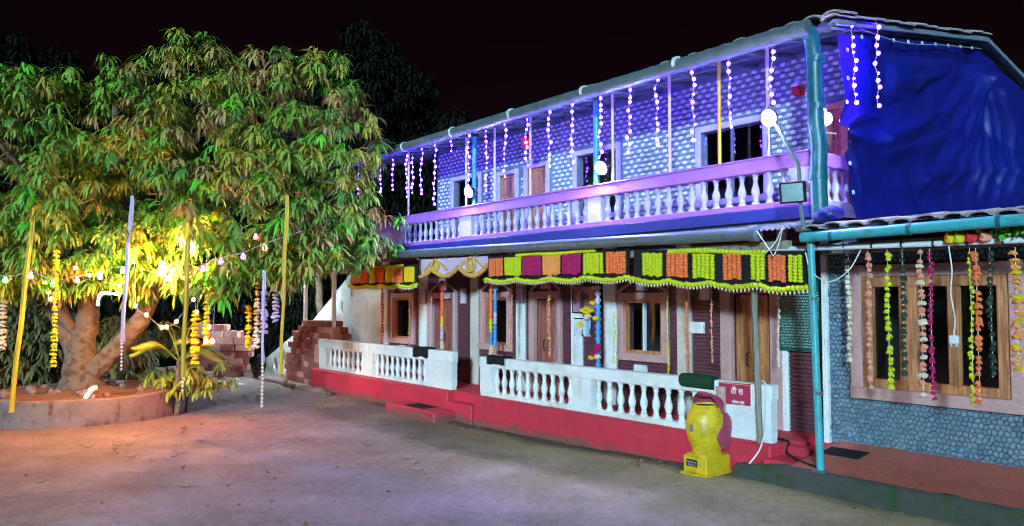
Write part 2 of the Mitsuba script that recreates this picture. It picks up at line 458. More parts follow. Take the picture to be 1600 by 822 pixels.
def window(tag, panes, wd=0.13, wood='m_frame_wood', plaster='m_pink_plaster', y=9.80):
    x0, x1, z0, z1 = OPEN[tag]
    k = key('window', H)
    surround(k, x0, x1, z0, z1, wd, y - 0.08, y + 0.01, plaster)
    fr = [box(x0, x0 + 0.05, y - 0.03, y + 0.05, z0, z1), box(x1 - 0.05, x1, y - 0.03, y + 0.05, z0, z1), box(x0 + 0.05, x1 - 0.05, y - 0.028, y + 0.05, z0, z0 + 0.05), box(x0 + 0.05, x1 - 0.05, y - 0.028, y + 0.05, z1 - 0.05, z1)]
    put('sash', cat_(fr), wood, k)
    a, b = x0 + 0.05, x1 - 0.05
    for i in range(panes):
        p0, p1 = a + (b - a) * i / panes, a + (b - a) * (i + 1) / panes
        if i:
            put('mullion', box(p0 - 0.018, p0 + 0.018, y - 0.02, y + 0.04, z0 + 0.05, z1 - 0.05), 'm_pvc', k)
        put('pane', grid(lambda u, v: np.stack([p0 + (p1 - p0) * u, 0 * u + y + 0.015, z0 + 0.05 + (z1 - z0 - 0.1) * v], 1), 2, 2), 'm_pane', k)
    return k


def door(tag, leaves, frame_mat, leaf_mat, wd=0.15):
    x0, x1, z0, z1 = OPEN[tag]
    k = key('door', H)
    surround(k, x0, x1, z0, z1, wd, 9.70, 9.81, frame_mat, sill=False)
    n = len(leaves)
    for i, (a, b) in enumerate(leaves):
        lf = leaf_door(k, a, b, z0 + 0.01, z1 - 0.02, 9.80, leaf_mat, 4)
        hx = b - 0.06 if i == 0 else a + 0.06
        put('handle', tube([(hx, 9.795, z0 + 0.85), (hx, 9.755, z0 + 0.87), (hx, 9.755, z0 + 1.03), (hx, 9.795, z0 + 1.05)], 0.011, 6), 'm_black', lf)
    return k


weathered('m_cream_wall', (0.60, 0.50, 0.43), 0.35, 2.5, rough=0.7)
k = window('a', 1, plaster='m_mauve_frame')
plain('m_mauve_frame', (0.48, 0.30, 0.31), 0.6)
window('b', 1)
k = window('c', 2)
tell(k, 'lower window with a silver mullion and a wide pink frame behind the long balustrade')
d1 = door('d1', [(-15.34, -14.95), (-14.93, -14.54)], 'm_mauve_frame', 'm_red_wood')
d2 = door('d2', [(-11.6, -11.32), (-11.3, -11.02)], 'm_pink_plaster', 'm_red_wood')
d3 = door('d3', [(-6.99, -6.72), (-6.70, -6.44)], 'm_pink_plaster', 'm_door_wood', wd=0.19)
tell(d3, 'golden brown panelled double door in a broad pink frame')
for a, b, zz in ((-13.32, -12.52, 2.57), (-17.22, -16.33, 2.57), (-15.36, -14.52, 2.57), (-11.62, -11.0, 2.57), (-9.24, -8.39, 2.52)):
    gable_bars(H, a, b, zz, 'm_pink_plaster')
for x, z in ((-16.75, 1.16), (-12.8, 1.16), (-8.85, 1.2), (-7.66, 1.95)):
    put('plate', box(x - 0.13, x + 0.13, 9.70, 9.77, z - 0.09, z + 0.09, 0.01), 'm_white', H)

# lower balustrades
prof = [(0.060, 0), (0.060, 0.03), (0.040, 0.05), (0.046, 0.075), (0.034, 0.10), (0.050, 0.15), (0.062, 0.20), (0.058, 0.25), (0.040, 0.31), (0.029, 0.38), (0.034, 0.41), (0.045, 0.425), (0.034, 0.44), (0.044, 0.465), (0.058, 0.48), (0.058, 0.50)]


def baluster_shape(h, r=1.0, mat='m_white'):
    m = lathe([(a * r, b * h / 0.50) for a, b in prof], 12)
    return mikit.ply(m, mat, smooth=35)


bal_low, bal_up = baluster_shape(0.47), baluster_shape(0.415, 0.92, 'm_balcony')


def balustrade(segs, posts, x0, x1, y, z0, zb, zr, z1, th, shape, step, mat, label=None):
    """segs: panels (x0, x1) of balusters between base and rail; posts: solid piers."""
    k = key('balustrade', H)
    if label:
        tell(k, label)
    put('base', box(x0, x1, y, y + th, z0, zb, 0.008), 'm_violet_lit' if mat == 'm_balcony' else mat, k)
    put('rail', box(x0 - 0.02, x1 + 0.02, y - 0.02, y + th + 0.02, zr, z1, 0.012), 'm_violet_lit' if mat == 'm_balcony' else mat, k)
    for a, b in posts:
        put('post', box(a, b, y - 0.004, y + th + 0.004, zb - 0.003, zr + 0.003), mat, k)
    for a, b in segs:
        n = max(1, int(round((b - a) / step)))
        for i in range(n):
            copy_of('baluster', shape, k, T().translate([a + (b - a) * (i + 0.5) / n, y + th / 2, zb]))
    return k


balustrade([(-11.72, -9.45), (-9.02, -6.62)], [(-12.06, -11.72), (-9.45, -9.02), (-6.62, -5.72)], -12.06, -5.72, 8.74, 0.55, 0.63, 1.10, 1.29, 0.13, bal_low, 0.235, 'm_white',
           'long white balustrade to the right of the veranda opening')
balustrade([(-18.95, -16.88), (-16.4, -14.02)], [(-19.4, -18.95), (-16.88, -16.4), (-14.02, -13.05)], -19.4, -13.05, 8.74, 0.55, 0.63, 1.10, 1.33, 0.13, bal_low, 0.25, 'm_white',
           'white balustrade to the left of the veranda opening')

# lean-to eave over the veranda
put('eave_roof', grid(lambda u, v: np.stack([-17.4 + 12.35 * u, 8.36 + 0.58 * v, 3.31 + 0.085 * v + 0.012 * np.sin((-17.4 + 12.35 * u) * 2 * np.pi / 0.076) - 0.06 * u * (1 - v)], 1), 1300, 2), 'm_dark_sheet', H)
gut = [(-17.7, 8.36, 3.37), (-14.7, 8.36, 3.36), (-10.0, 8.36, 3.29), (-5.70, 8.36, 3.22)]
g = put('gutter', tube(gut, 0.085, 14), 'm_metal_grey', H, smooth=40, label='grey half-round gutter along the veranda eave')
put('end_cap', tube([(-5.72, 8.36, 3.22), (-5.62, 8.36, 3.22)], 0.105, 16), 'm_metal_grey', g, smooth=40)
for x in np.arange(-17, -6, 1.05):
    put('rafter', tube([(x, 8.40, 3.26 - 0.09 * (x + 17) / 11.5), (x, 9.8, 3.45)], 0.028, 5), 'm_bamboo', H)
put('ceiling', box(-17.75, -5.3, 8.95, 9.8, 3.43, 3.45), 'm_sheet', H)
put('beam', box(-17.75, -5.3, 8.52, 8.60, 3.02, 3.12), 'm_bamboo', H)

plain('m_dark_sheet', (0.05, 0.055, 0.065), 0.6, 0.4)
# balcony
B = put('balcony', box(-15.42, -5.16, 8.98, 9.93, 3.47, 3.62), 'm_balcony', H)
put('fascia', box(-15.46, -5.13, 8.88, 8.985, 3.42, 3.585, 0.01), 'm_fascia_blue', B)
ups = [(-15.2, -12.98), (-12.62, -9.24), (-8.94, -5.52)]
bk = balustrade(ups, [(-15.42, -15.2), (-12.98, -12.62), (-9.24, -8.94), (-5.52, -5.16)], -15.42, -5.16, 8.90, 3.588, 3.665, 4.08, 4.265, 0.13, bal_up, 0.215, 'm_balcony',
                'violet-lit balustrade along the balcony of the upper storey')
put('end_base', box(-5.29, -5.158, 9.034, 9.93, 3.588, 3.665, 0.006), 'm_balcony', bk)
put('end_rail', box(-5.31, -5.138, 9.054, 9.93, 4.08, 4.262, 0.01), 'm_violet_lit', bk)
for i in range(3):
    copy_of('baluster', bal_up, bk, T().translate([-5.225, 9.30 + 0.22 * i, 3.665]))
for x0, x1 in ((-15.42, -12.9), (-12.9, -10.9), (-10.9, -8.9), (-8.9, -7.0), (-7.0, -5.16)):   # slabs of the rail, jointed
    put('coping', box(x0 + 0.006, x1 - 0.006, 8.865, 9.065, 4.262, 4.285, 0.006), 'm_violet_lit', bk)

# upper wall with its raised pale bricks
UO = {'w1': (-14.78, -13.78, 3.95, 5.12), 'da': (-13.0, -12.46, 3.63, 5.02), 'db': (-12.08, -11.48, 3.63, 5.05), 'w2': (-10.60, -9.56, 3.95, 5.10), 'w3': (-7.70, -6.56, 3.95, 5.05), 'de': (-5.56, -5.33, 3.63, 5.0)}
uw = put('upper_wall', upright(rect_hole(-15.5, -5.2, 3.5, 6.0, list(UO.values())), 9.94, 10.1), 'm_upper_wall', H)
put('upper_room', cat_(box(-15.5, -5.2, 12.4, 12.5, 3.5, 5.95), box(-15.5, -15.4, 10.1, 12.4, 3.5, 5.95), box(-5.3, -5.2, 10.1, 12.4, 3.5, 5.95), box(-15.4, -5.3, 10.1, 12.4, 5.9, 5.95), box(-15.4, -5.3, 10.1, 12.4, 3.5, 3.55)), 'm_room', H)
white, grey = [], []
for j in range(26):
    z = 3.68 + 0.084 * j
    for i in range(64):
        x = -15.42 + 0.165 * i + 0.0825 * (j % 2) + 0.012 * math.sin(j * 1.3)
        for lst, dx in ((white, 0.0), (grey, 0.084)):
            a, b = x + dx, x + dx + 0.078 + R.uniform(-0.006, 0.006)
            if b > -5.22 or any(a < q[1] + 0.12 and b > q[0] - 0.12 and z < q[3] + 0.12 and z + 0.06 > q[2] - 0.2 for q in UO.values()):
                continue
            lst.append((a, b, z + R.uniform(-0.006, 0.006), 0.046 + R.uniform(-0.008, 0.01), R.uniform(0.012, 0.022)))
white.sort(key=lambda c: -c[0])
chips = [mikit.ply(box(-0.5, 0.5, -1, 0, 0, 1, 0.0), 'm_chip_white')]
wb = [mikit.ply(turned(box(-0.040, 0.040, -d, 0.004, 0, 0.048, 0.006), [0, 1, 0], a), 'm_chip_white') for d, a in ((0.014, 0), (0.018, 3), (0.022, -3), (0.016, 2))]
for i, (a, b, z, h, d) in enumerate(white[:300]):
    copy_of('brick', wb[i % 4], uw, T().translate([(a + b) / 2, 9.94, z]))
put('far_bricks', cat_([box(a, b, 9.94 - d, 9.942, z, z + h, 0.005) for a, b, z, h, d in white[300:]]), 'm_chip_white', uw, kind='stuff')
put('grey_bricks', cat_([box(a, b, 9.94 - d * 0.6, 9.942, z, z + h * 0.9, 0.004) for a, b, z, h, d in grey]), 'm_chip_grey', uw, kind='stuff')
for tag in ('w1', 'w2', 'w3'):
    x0, x1, z0, z1 = UO[tag]
    k = key('window', H)
    surround(k, x0, x1, z0, z1, 0.10, 9.90, 9.95, 'm_balcony')
    xm = (x0 + x1) / 2
    put('mullion', box(xm - 0.02, xm + 0.02, 9.95, 9.99, z0, z1), 'm_metal_grey', k)
    for a, b in ((x0, xm - 0.02), (xm + 0.02, x1)):
        put('pane', grid(lambda u, v: np.stack([a + (b - a) * u, 0 * u + 9.97, z0 + (z1 - z0) * v], 1), 2, 2), 'm_pane', k)
for tag in ('da', 'db', 'de'):
    x0, x1, z0, z1 = UO[tag]
    k = key('door', H)
    surround(k, x0, x1, z0, z1, 0.09, 9.89, 9.95, 'm_balcony' if tag != 'de' else 'm_salmon', sill=False)
    leaf_door(k, x0, x1, z0, z1, 9.96, 'm_door_wood' if tag != 'de' else 'm_salmon', 3)
put('gable_wall', box(-5.3, -5.2, 10.1, 16.2, 3.3, 5.95), 'm_upper_wall', H)

# steel columns, thin posts
for x in (-12.75, -9.21, -5.28):
    put('column', tube([(x, 9.08, 3.6), (x, 9.08, 5.72)], 0.05, 12), 'm_teal_bright', H, smooth=40)
for i, x in enumerate((-15.18, -12.88, -11.9, -10.82, -8.71, -7.53, -6.63, -5.85)):
    put('post', tube([(x, 8.965, 4.28), (x + R.uniform(-0.01, 0.01), 8.965, 5.76)], 0.024, 8), 'm_pole_yellow' if i in (6,) else 'm_pole_pink', H, smooth=40,
        label='mustard yellow post between balcony rail and eave' if i == 6 else None)

# roof
RF = put('roof', cat_(grid(lambda u, v: np.stack([-17.35 + 12.68 * u, 8.62 + 4.5 * v, 5.73 + 0.74 * v + 0.016 * np.sin(u * 12.68 / 0.15 * 2 * np.pi)], 1), 700, 2),
                      grid(lambda u, v: np.stack([-17.35 + 12.68 * u, 13.12 + 3.6 * v, 6.47 - 0.78 * v + 0.016 * np.sin(u * 12.68 / 0.15 * 2 * np.pi)], 1), 700, 2)), 'm_sheet', H)
for x in np.arange(-17.2, -4.6, 0.62):
    put('rafter', cat_(tube([(x, 8.70, 5.69), (x, 13.1, 6.415)], 0.03, 5)), 'm_metal_grey', RF)
for y in (9.2, 10.3, 11.4, 12.5):
    put('purlin', box(-17.3, -4.72, y - 0.025, y + 0.025, 5.65 + (y - 8.62) * 0.1644 + 0.02, 5.65 + (y - 8.62) * 0.1644 + 0.06), 'm_metal_grey', RF)
tile = mikit.ply(roughened(upright(Polygon([(math.cos(t) * 0.125, math.sin(t) * 0.055) for t in np.linspace(0, math.pi, 9)] + [(math.cos(t) * 0.10, math.sin(t) * 0.036) for t in np.linspace(math.pi, 0, 9)]), -0.02, 0.40), 0.004, 9), 'm_roof_tile', smooth=40)
slope = math.degrees(math.atan(0.1644))
nt = 0
for i in range(50):
    copy_of('tile', tile, RF, T().translate([-17.2 + 0.255 * i, 8.56, 5.775 + R.uniform(-0.012, 0.012)]).rotate([1, 0, 0], slope + R.uniform(-1.5, 1.5)))
for i in range(12):
    copy_of('tile', tile, RF, T().translate([-4.72 + R.uniform(-0.02, 0.02), 8.58 + 0.38 * i, 5.745 + 0.0625 * i + R.uniform(-0.01, 0.01)]).rotate([1, 0, 0], slope + R.uniform(-2, 2)))
rest = []
base_tile = trimesh.Trimesh(meshkit.WRITTEN[tile['filename']][0], meshkit.WRITTEN[tile['filename']][1], process=False)
for j in range(1, 12):
    for i in range(49):
        rest.append(moved(turned(base_tile, [1, 0, 0], slope), -17.2 + 0.255 * i, 8.56 + 0.38 * j, 5.735 + 0.0625 * j))
put('ridge_side_tiles', cat_(rest), 'm_roof_tile', RF, kind='stuff')
put('barge_board', cat_(box(-4.70, -4.655, 8.62, 13.12, -0.035, 0.035).apply_transform(np.array([[1, 0, 0, 0], [0, 1, 0, 0], [0, 0.1644, 1, 5.70 - 8.62 * 0.1644], [0, 0, 0, 1.0]])),
                        box(-4.70, -4.655, 13.125, 16.7, -0.035, 0.035).apply_transform(np.array([[1, 0, 0, 0], [0, 1, 0, 0], [0, -0.2167, 1, 6.44 + 13.12 * 0.2167], [0, 0, 0, 1.0]]))), 'm_sheet', RF)
g2 = put('gutter', tube([(-17.35, 8.52, 5.74), (-4.98, 8.52, 5.70)], 0.10, 14), 'm_metal_grey', H, smooth=40, label='grey pipe gutter along the upper eave')
for x in np.arange(-16.5, -5.2, 1.9):
    put('clamp', tube([(x - 0.025, 8.52, 5.735), (x + 0.025, 8.52, 5.735)], 0.11, 14), 'm_pvc', g2)
put('drain_pipe', tube(curve([(-5.05, 8.55, 5.70), (-5.03, 8.66, 5.60), (-5.03, 8.72, 5.3), (-5.02, 8.72, 4.6), (-5.0, 8.74, 4.3), (-5.0, 8.72, 3.9), (-4.99, 8.72, 3.34)], 6), 0.098, 16), 'm_teal_pipe', H, smooth=40,
    label='thick teal drain pipe falling from the upper gutter at the house corner')
put('drain_pipe', tube([(-4.95, 8.42, 3.14), (-4.87, 8.42, 0.39)], 0.045, 12), 'm_teal_bright', H, smooth=40, label='slim turquoise pipe standing on the kerb before the stone wall')
for z in (3.9, 4.75, 5.35):
    put('pipe_collar', tube([(-5.01, 8.725, z - 0.04), (-5.01, 8.725, z + 0.04)], 0.112, 16), 'm_teal_pipe', H, smooth=40)
put('pipe_foot', box(-4.95, -4.79, 8.34, 8.5, 0.385, 0.415, 0.004), 'm_metal_grey', H)
for z in (1.3, 2.4):
    put('pipe_strap', tube([(-4.905 + (2.4 - z) * 0.029, 8.42, z - 0.02), (-4.905 + (2.4 - z) * 0.029, 8.42, z + 0.02)], 0.05, 12), 'm_metal_grey', H)
# dark terrace left of the upper wall
put('terrace_rail', box(-17.3, -15.45, 8.92, 9.02, 3.45, 4.2, 0.01), 'm_balcony', H)
put('terrace_slab', box(-17.75, -15.4, 9.02, 12.4, 3.43, 3.56), 'm_balcony', H)
put('side_wall', box(-17.78, -17.68, 10.0, 12.5, 0.3, 3.42), 'm_cladding', H)
put('eave_beam', box(-23.6, -17.76, 9.2, 9.28, 3.12, 3.2), 'm_bamboo', H)
put('side_awning', box(-23.8, -17.76, 8.4, 10.6, 3.22, 3.25), 'm_sheet', H)
for x in (-21.5, -19.6):
    put('awning_post', box(x - 0.05, x + 0.05, 9.19, 9.29, 0.0, 3.12, 0.01), 'm_white', H)
# ------------------------------------------------------------------ the annex on the right
A = thing('annex', 'low tiled annex with grey stone-clad wall and wide wooden window', 'annex')
AW = (-4.93, -3.26, 1.29, 2.68)
aw = put('wall', upright(rect_hole(-5.42, 1.2, 0.2, 3.4, [AW]), 9.60, 9.8), 'm_grout', A)
put('room', cat_(box(-5.4, 1.2, 12.4, 12.5, 0.2, 3.3), box(1.1, 1.2, 9.8, 12.4, 0.2, 3.3), box(-5.4, -5.3, 9.8, 12.4, 0.2, 3.3), box(-5.3, 1.1, 9.8, 12.4, 0.2, 0.3), box(-5.3, 1.1, 9.8, 12.4, 3.2, 3.3)), 'm_room', A)
put('corner_strip', box(-5.46, -5.39, 9.52, 9.62, 0.5, 3.3, 0.008), 'm_white', A)


def stones():
    pts, x0, x1, z0, z1, s = [], -5.39, -1.9, 0.5, 3.12, 0.058
    for j in range(int((z1 - z0) / s) + 1):
        for i in range(int((x1 - x0) / s) + 1):
            pts.append((x0 + (i + 0.5 * (j % 2)) * s + R.uniform(-0.3, 0.3) * s, z0 + j * s + R.uniform(-0.3, 0.3) * s))
    bounds, hole = sbox(x0, z0, x1, z1), sbox(AW[0] - 0.14, AW[2] - 0.16, AW[1] + 0.14, AW[3] + 0.16)
    out = []
    for c in voronoi_polygons(MultiPoint(pts), extend_to=bounds).geoms:
        c = c.intersection(bounds).difference(hole).buffer(-0.004, join_style='mitre')
        if c.geom_type != 'Polygon' or c.area < 0.0005:
            continue
        o = np.array(c.simplify(0.004).exterior.coords[:-1])
        if len(o) < 3:
            continue
        ctr = o.mean(0)
        d = R.uniform(0.012, 0.034)
        k = len(o)
        top = ctr + (o - ctr) * 0.74
        v = np.vstack([np.c_[o[:, 0], np.full(k, 9.602), o[:, 1]], np.c_[ctr[0] + (o[:, 0] - ctr[0]) * 0.95, np.full(k, 9.602 - d * 0.7), ctr[1] + (o[:, 1] - ctr[1]) * 0.95],
                       np.c_[top[:, 0], np.full(k, 9.60 - d), top[:, 1]], [[ctr[0], 9.60 - d * 1.05, ctr[1]]]])
        f = []
        for i in range(k):
            j = (i + 1) % k
            for r in (0, k):
                f += [[r + i, r + j, r + k + j], [r + i, r + k + j, r + k + i]]
            f.append([2 * k + i, 2 * k + j, 3 * k])
        out.append((ctr[0], trimesh.Trimesh(v, np.array(f), process=False)))
    return out


weathered('m_stone_blue', (0.11, 0.18, 0.23), 0.35, 9.0, rough=0.75)
weathered('m_stone_pale', (0.17, 0.24, 0.29), 0.35, 9.0, rough=0.75)
ST = sorted(stones(), key=lambda s: abs(s[0] + 4.2))
mats = ['m_stone_grey', 'm_stone_blue', 'm_stone_pale', 'm_stone_grey']
for i, (x, m) in enumerate(ST[:300]):
    put('stone', m, mats[i % 4], aw)
for q in range(3):
    put('stone_facing', cat_([m for i, (x, m) in enumerate(ST[300:]) if i % 3 == q]), mats[q], aw, kind='stuff')

k = key('window', A)
tell(k, 'wide three-pane wooden window set in a pink plaster surround')
surround(k, *AW, 0.15, 9.53, 9.62, 'm_pink_plaster')
x0, x1, z0, z1 = AW
fr = [box(x0, x0 + 0.13, 9.56, 9.66, z0, z1, 0.008), box(x1 - 0.13, x1, 9.56, 9.66, z0, z1, 0.008), box(x0 + 0.13, x1 - 0.13, 9.562, 9.66, z0, z0 + 0.11, 0.008), box(x0 + 0.13, x1 - 0.13, 9.562, 9.66, z1 - 0.13, z1, 0.008)]
put('frame', cat_(fr), 'm_frame_wood', k)
pw = [(-4.80, -4.47), (-4.26, -3.91), (-3.79, -3.39)]
for a, b in ((-4.47, -4.26), (-3.91, -3.79)):
    put('mullion', box(a, b, 9.564, 9.66, z0 + 0.11, z1 - 0.13, 0.008), 'm_frame_wood', k)
for a, b in pw:
    put('pane', grid(lambda u, v: np.stack([a + (b - a) * u, 0 * u + 9.63, z0 + 0.11 + (z1 - z0 - 0.24) * v], 1), 2, 2), 'm_pane', k)
# roof of the annex
put('roof', cat_(grid(lambda u, v: np.stack([-5.0 + 7.2 * u, 8.42 + 6.0 * v, 3.20 + 0.52 * v], 1), 2, 2), grid(lambda u, v: np.stack([-5.0 + 7.2 * u, 8.42 + 6.0 * v, 3.17 + 0.52 * v], 1), 2, 2)), 'm_black', A)
put('lintel_beam', box(-5.4, 1.2, 9.40, 9.58, 2.98, 3.12, 0.01), 'm_bamboo', A)
for i in range(22):
    copy_of('roof_tile', tile, A, T().translate([-4.88 + 0.255 * i, 8.36 + R.uniform(-0.02, 0.02), 3.225 + R.uniform(-0.012, 0.012)]).rotate([1, 0, 0], 5 + R.uniform(-2, 3)).rotate([0, 1, 0], R.uniform(-4, 4)))
for j in range(1, 3):
    for i in range(22):
        copy_of('roof_tile', tile, A, T().translate([-4.88 + 0.255 * i, 8.36 + 0.38 * j, 3.24 + 0.034 * j]).rotate([1, 0, 0], 5 + R.uniform(-2, 2)))
g3 = put('gutter', tube([(-5.0, 8.32, 3.125), (-1.2, 8.32, 3.17), (1.2, 8.32, 3.2)], 0.060, 14), 'm_teal_bright', A, smooth=40, label='turquoise pipe gutter along the annex eave')
for x in (-4.62, -3.75, -2.9, -2.0):
    put('clamp', tube([(x - 0.02, 8.32, 3.125 + (x + 5) * 0.0118), (x + 0.02, 8.32, 3.125 + (x + 5) * 0.0118)], 0.068, 14), 'm_teal_pipe', g3)
for x in np.arange(-4.9, 1, 0.8):
    put('rafter', tube([(x, 8.40, 3.15), (x, 9.7, 3.26)], 0.03, 5), 'm_bamboo', A)

# apron and its kerb
def apron(u, v):
    x, y = -5.25 + 6.5 * u, 8.40 + 1.22 * v
    return np.stack([x, y, 0.40 + 0.17 * v + 0.008 * (meshkit.fbm(np.stack([x * 2, y * 2, 0 * x], 1), 3, 4) - 0.5)], 1)


put('pavement', grid(apron, 60, 14), 'm_apron', smooth=True, kind='structure')
def kerb():
    xs = np.linspace(-6.02, 1.25, 90)
    sec = [(8.62, -0.1), (8.62, 0.38), (8.44, 0.404), (8.385, 0.395), (8.345, 0.35), (8.32, 0.2), (8.27, 0.10), (8.22, -0.1)]
    v = np.array([[x, y, z - (0.10 * sstep(-5.3, -6.0, x) if z > 0.1 else 0)] for x in xs for y, z in sec])
    m, n = len(sec), len(xs)
    f = [[i * m + j, i * m + j + 1, (i + 1) * m + j + 1] for i in range(n - 1) for j in range(m - 1)] + [[i * m + j, (i + 1) * m + j + 1, (i + 1) * m + j] for i in range(n - 1) for j in range(m - 1)]
    f += [[0, j + 1, j] for j in range(1, m - 1)]
    return roughened(trimesh.Trimesh(v, np.array(f), process=False), 0.012, 3.5, 7)


put('kerb', kerb(), 'm_kerb', smooth=40, kind='structure')
put('slab_edge', box(-5.66, -5.2, 8.42, 8.93, 0.1, 0.41, 0.02), 'm_red_oxide', H)

# ------------------------------------------------------------------ blue tarpaulin over the gable end
CREASES = [[(12.87, 5.87), (11.81, 5.21), (10.58, 4.75), (9.95, 4.56)], [(12.94, 5.83), (12.24, 5.08), (11.15, 4.61), (10.11, 4.35)], [(12.98, 5.79), (12.46, 4.97), (11.76, 4.45), (11.08, 4.09)], [(13.03, 5.8), (12.64, 4.89), (11.96, 4.16)], [(13.1, 5.76), (12.93, 5.03), (12.69, 4.23)], [(13.23, 5.79), (13.29, 4.88), (13.11, 4.14)], [(13.48, 5.73), (13.68, 4.93), (13.51, 4.11)], [(13.87, 5.69), (14.22, 5.0), (14.21, 4.24)], [(10.25, 5.45), (10.72, 5.5), (11.05, 5.67)], [(10.2, 5.2), (10.76, 5.26), (11.12, 5.44)], [(10.23, 5.07), (10.69, 5.11), (10.99, 5.28)], [(12.28, 5.81), (11.0, 5.48), (10.25, 5.36)], [(11.43, 4.13), (12.88, 4.35), (14.74, 4.5)], [(8.86, 4.39), (9.29, 4.61), (9.78, 4.72)], [(8.86, 4.37), (9.36, 4.36), (9.94, 4.4)], [(8.83, 4.35), (9.11, 4.11), (9.25, 3.72)]]


def tarp(u, v):
    # u runs back along the gable, v from the eave down
    y0 = 8.86 + 0.14 * np.sin(v * 3.0) ** 2 - 0.12 * np.exp(-((v - 0.50) / 0.10) ** 2) + 0.16 * sstep(0.55, 1.0, v)
    y = y0 + (16.6 - y0) * u ** 1.05
    top = np.where(y < 13.12, 5.60 + (y - 8.62) * 0.1644, 6.34 - (y - 13.12) * 0.2167)
    bot = 3.36 + 0.04 * (y - 9)
    z = top + (bot - top) * v
    ax, az = 12.9, 6.15                                   # where it is tied up under the ridge
    ang, r = np.arctan2(az - z, ax - y), np.hypot(ax - y, az - z)
    f = 0.05 * np.abs(np.sin(ang * 13 + 0.3 * r)) * sstep(0.2, 1.6, r) * sstep(5.5, 2.5, r)
    q = np.stack([y, z], 1)
    for n, cr_ in enumerate(CREASES):                     # the creases that pull towards the ties
        c = curve(np.array(cr_), 10)
        near = np.full(len(y), 9.0)
        side = np.zeros(len(y))
        for i in range(len(c) - 1):
            d = c[i + 1] - c[i]
            L = np.linalg.norm(d)
            t = np.clip(((q - c[i]) @ d) / L**2, 0, 1)
            o = q - (c[i] + t[:, None] * d)
            dist = np.linalg.norm(o, axis=1)
            side = np.where(dist < near, o @ np.array([-d[1], d[0]]) / L, side)
            near = np.minimum(near, dist)
        wd, am = ((0.17, 0.085) if n < 8 else (0.12, 0.045))
        f += am * np.exp(-(near / wd) ** 1.6) * (1 + 0.5 * np.tanh(side / 0.05)) - 0.35 * am * np.exp(-((near - 2.0 * wd) / wd) ** 2)
    by, bz = 8.78, 4.40                                   # the cord at the front edge
    ang2, r2 = np.arctan2(z - bz, y - by), np.hypot(y - by, z - bz)
    f += 0.03 * np.cos(ang2 * 11) * np.exp(-r2 / 0.7) * sstep(0, 0.15, r2)
    vert = meshkit.noise(np.stack([y * 3.2 + 0.4 * z, z * 0.25, 0 * y], 1), 2) - 0.5
    f += 0.10 * vert * sstep(10.8, 14.0, y) * sstep(0.25, 0.7, v)
    p = np.stack([y, z, 0 * y], 1)
    f += 0.05 * (meshkit.fbm(p * 1.1, 3, 1) - 0.5) + 0.030 * (meshkit.fbm(p * 4.0, 3, 2) - 0.5) + 0.012 * (meshkit.fbm(p * [11, 5, 1], 2, 7) - 0.5)
    return np.stack([-4.80 + f + 0.10 * sstep(0.85, 1.0, v), y, z], 1)


TP = put('tarpaulin', grid(tarp, 520, 220), 'm_tarp', smooth=True, label='creased blue plastic tarpaulin closing the gable end above the annex roof', cat='tarpaulin')
put('bundle', roughened(ball((-4.86, 8.66, 3.40), (0.2, 0.16, 0.10), 4), 0.05, 5, 3), 'm_tarp', TP, smooth=True)
for yy, zz in ((8.93, 5.45), (8.93, 5.1), (8.90, 4.8), (8.94, 4.05), (9.0, 3.7)):
    put('eyelet', moved(turned(trimesh.creation.torus(0.022, 0.007, 14, 6), [0, 1, 0], 90), -4.74, yy + 0.05, zz), 'm_pvc', TP, smooth=True)
for i in range(9):
    yy = 9.3 + 0.42 * i
    put('eyelet', moved(turned(trimesh.creation.torus(0.022, 0.007, 14, 6), [0, 1, 0], 90), -4.72, yy, 5.56 + (yy - 8.62) * 0.1644), 'm_pvc', TP, smooth=True)
put('rope', tube(curve([(-4.7, 9.2, 5.75), (-4.68, 10.3, 5.80), (-4.69, 11.5, 6.02), (-4.68, 12.9, 6.25)], 8), 0.006, 5), 'm_wire', TP)
put('tie_cord', tube([(-4.99, 8.72, 4.48), (-4.9, 8.78, 4.42), (-4.80, 8.80, 4.40)], 0.008, 5), 'm_wire_white', TP)


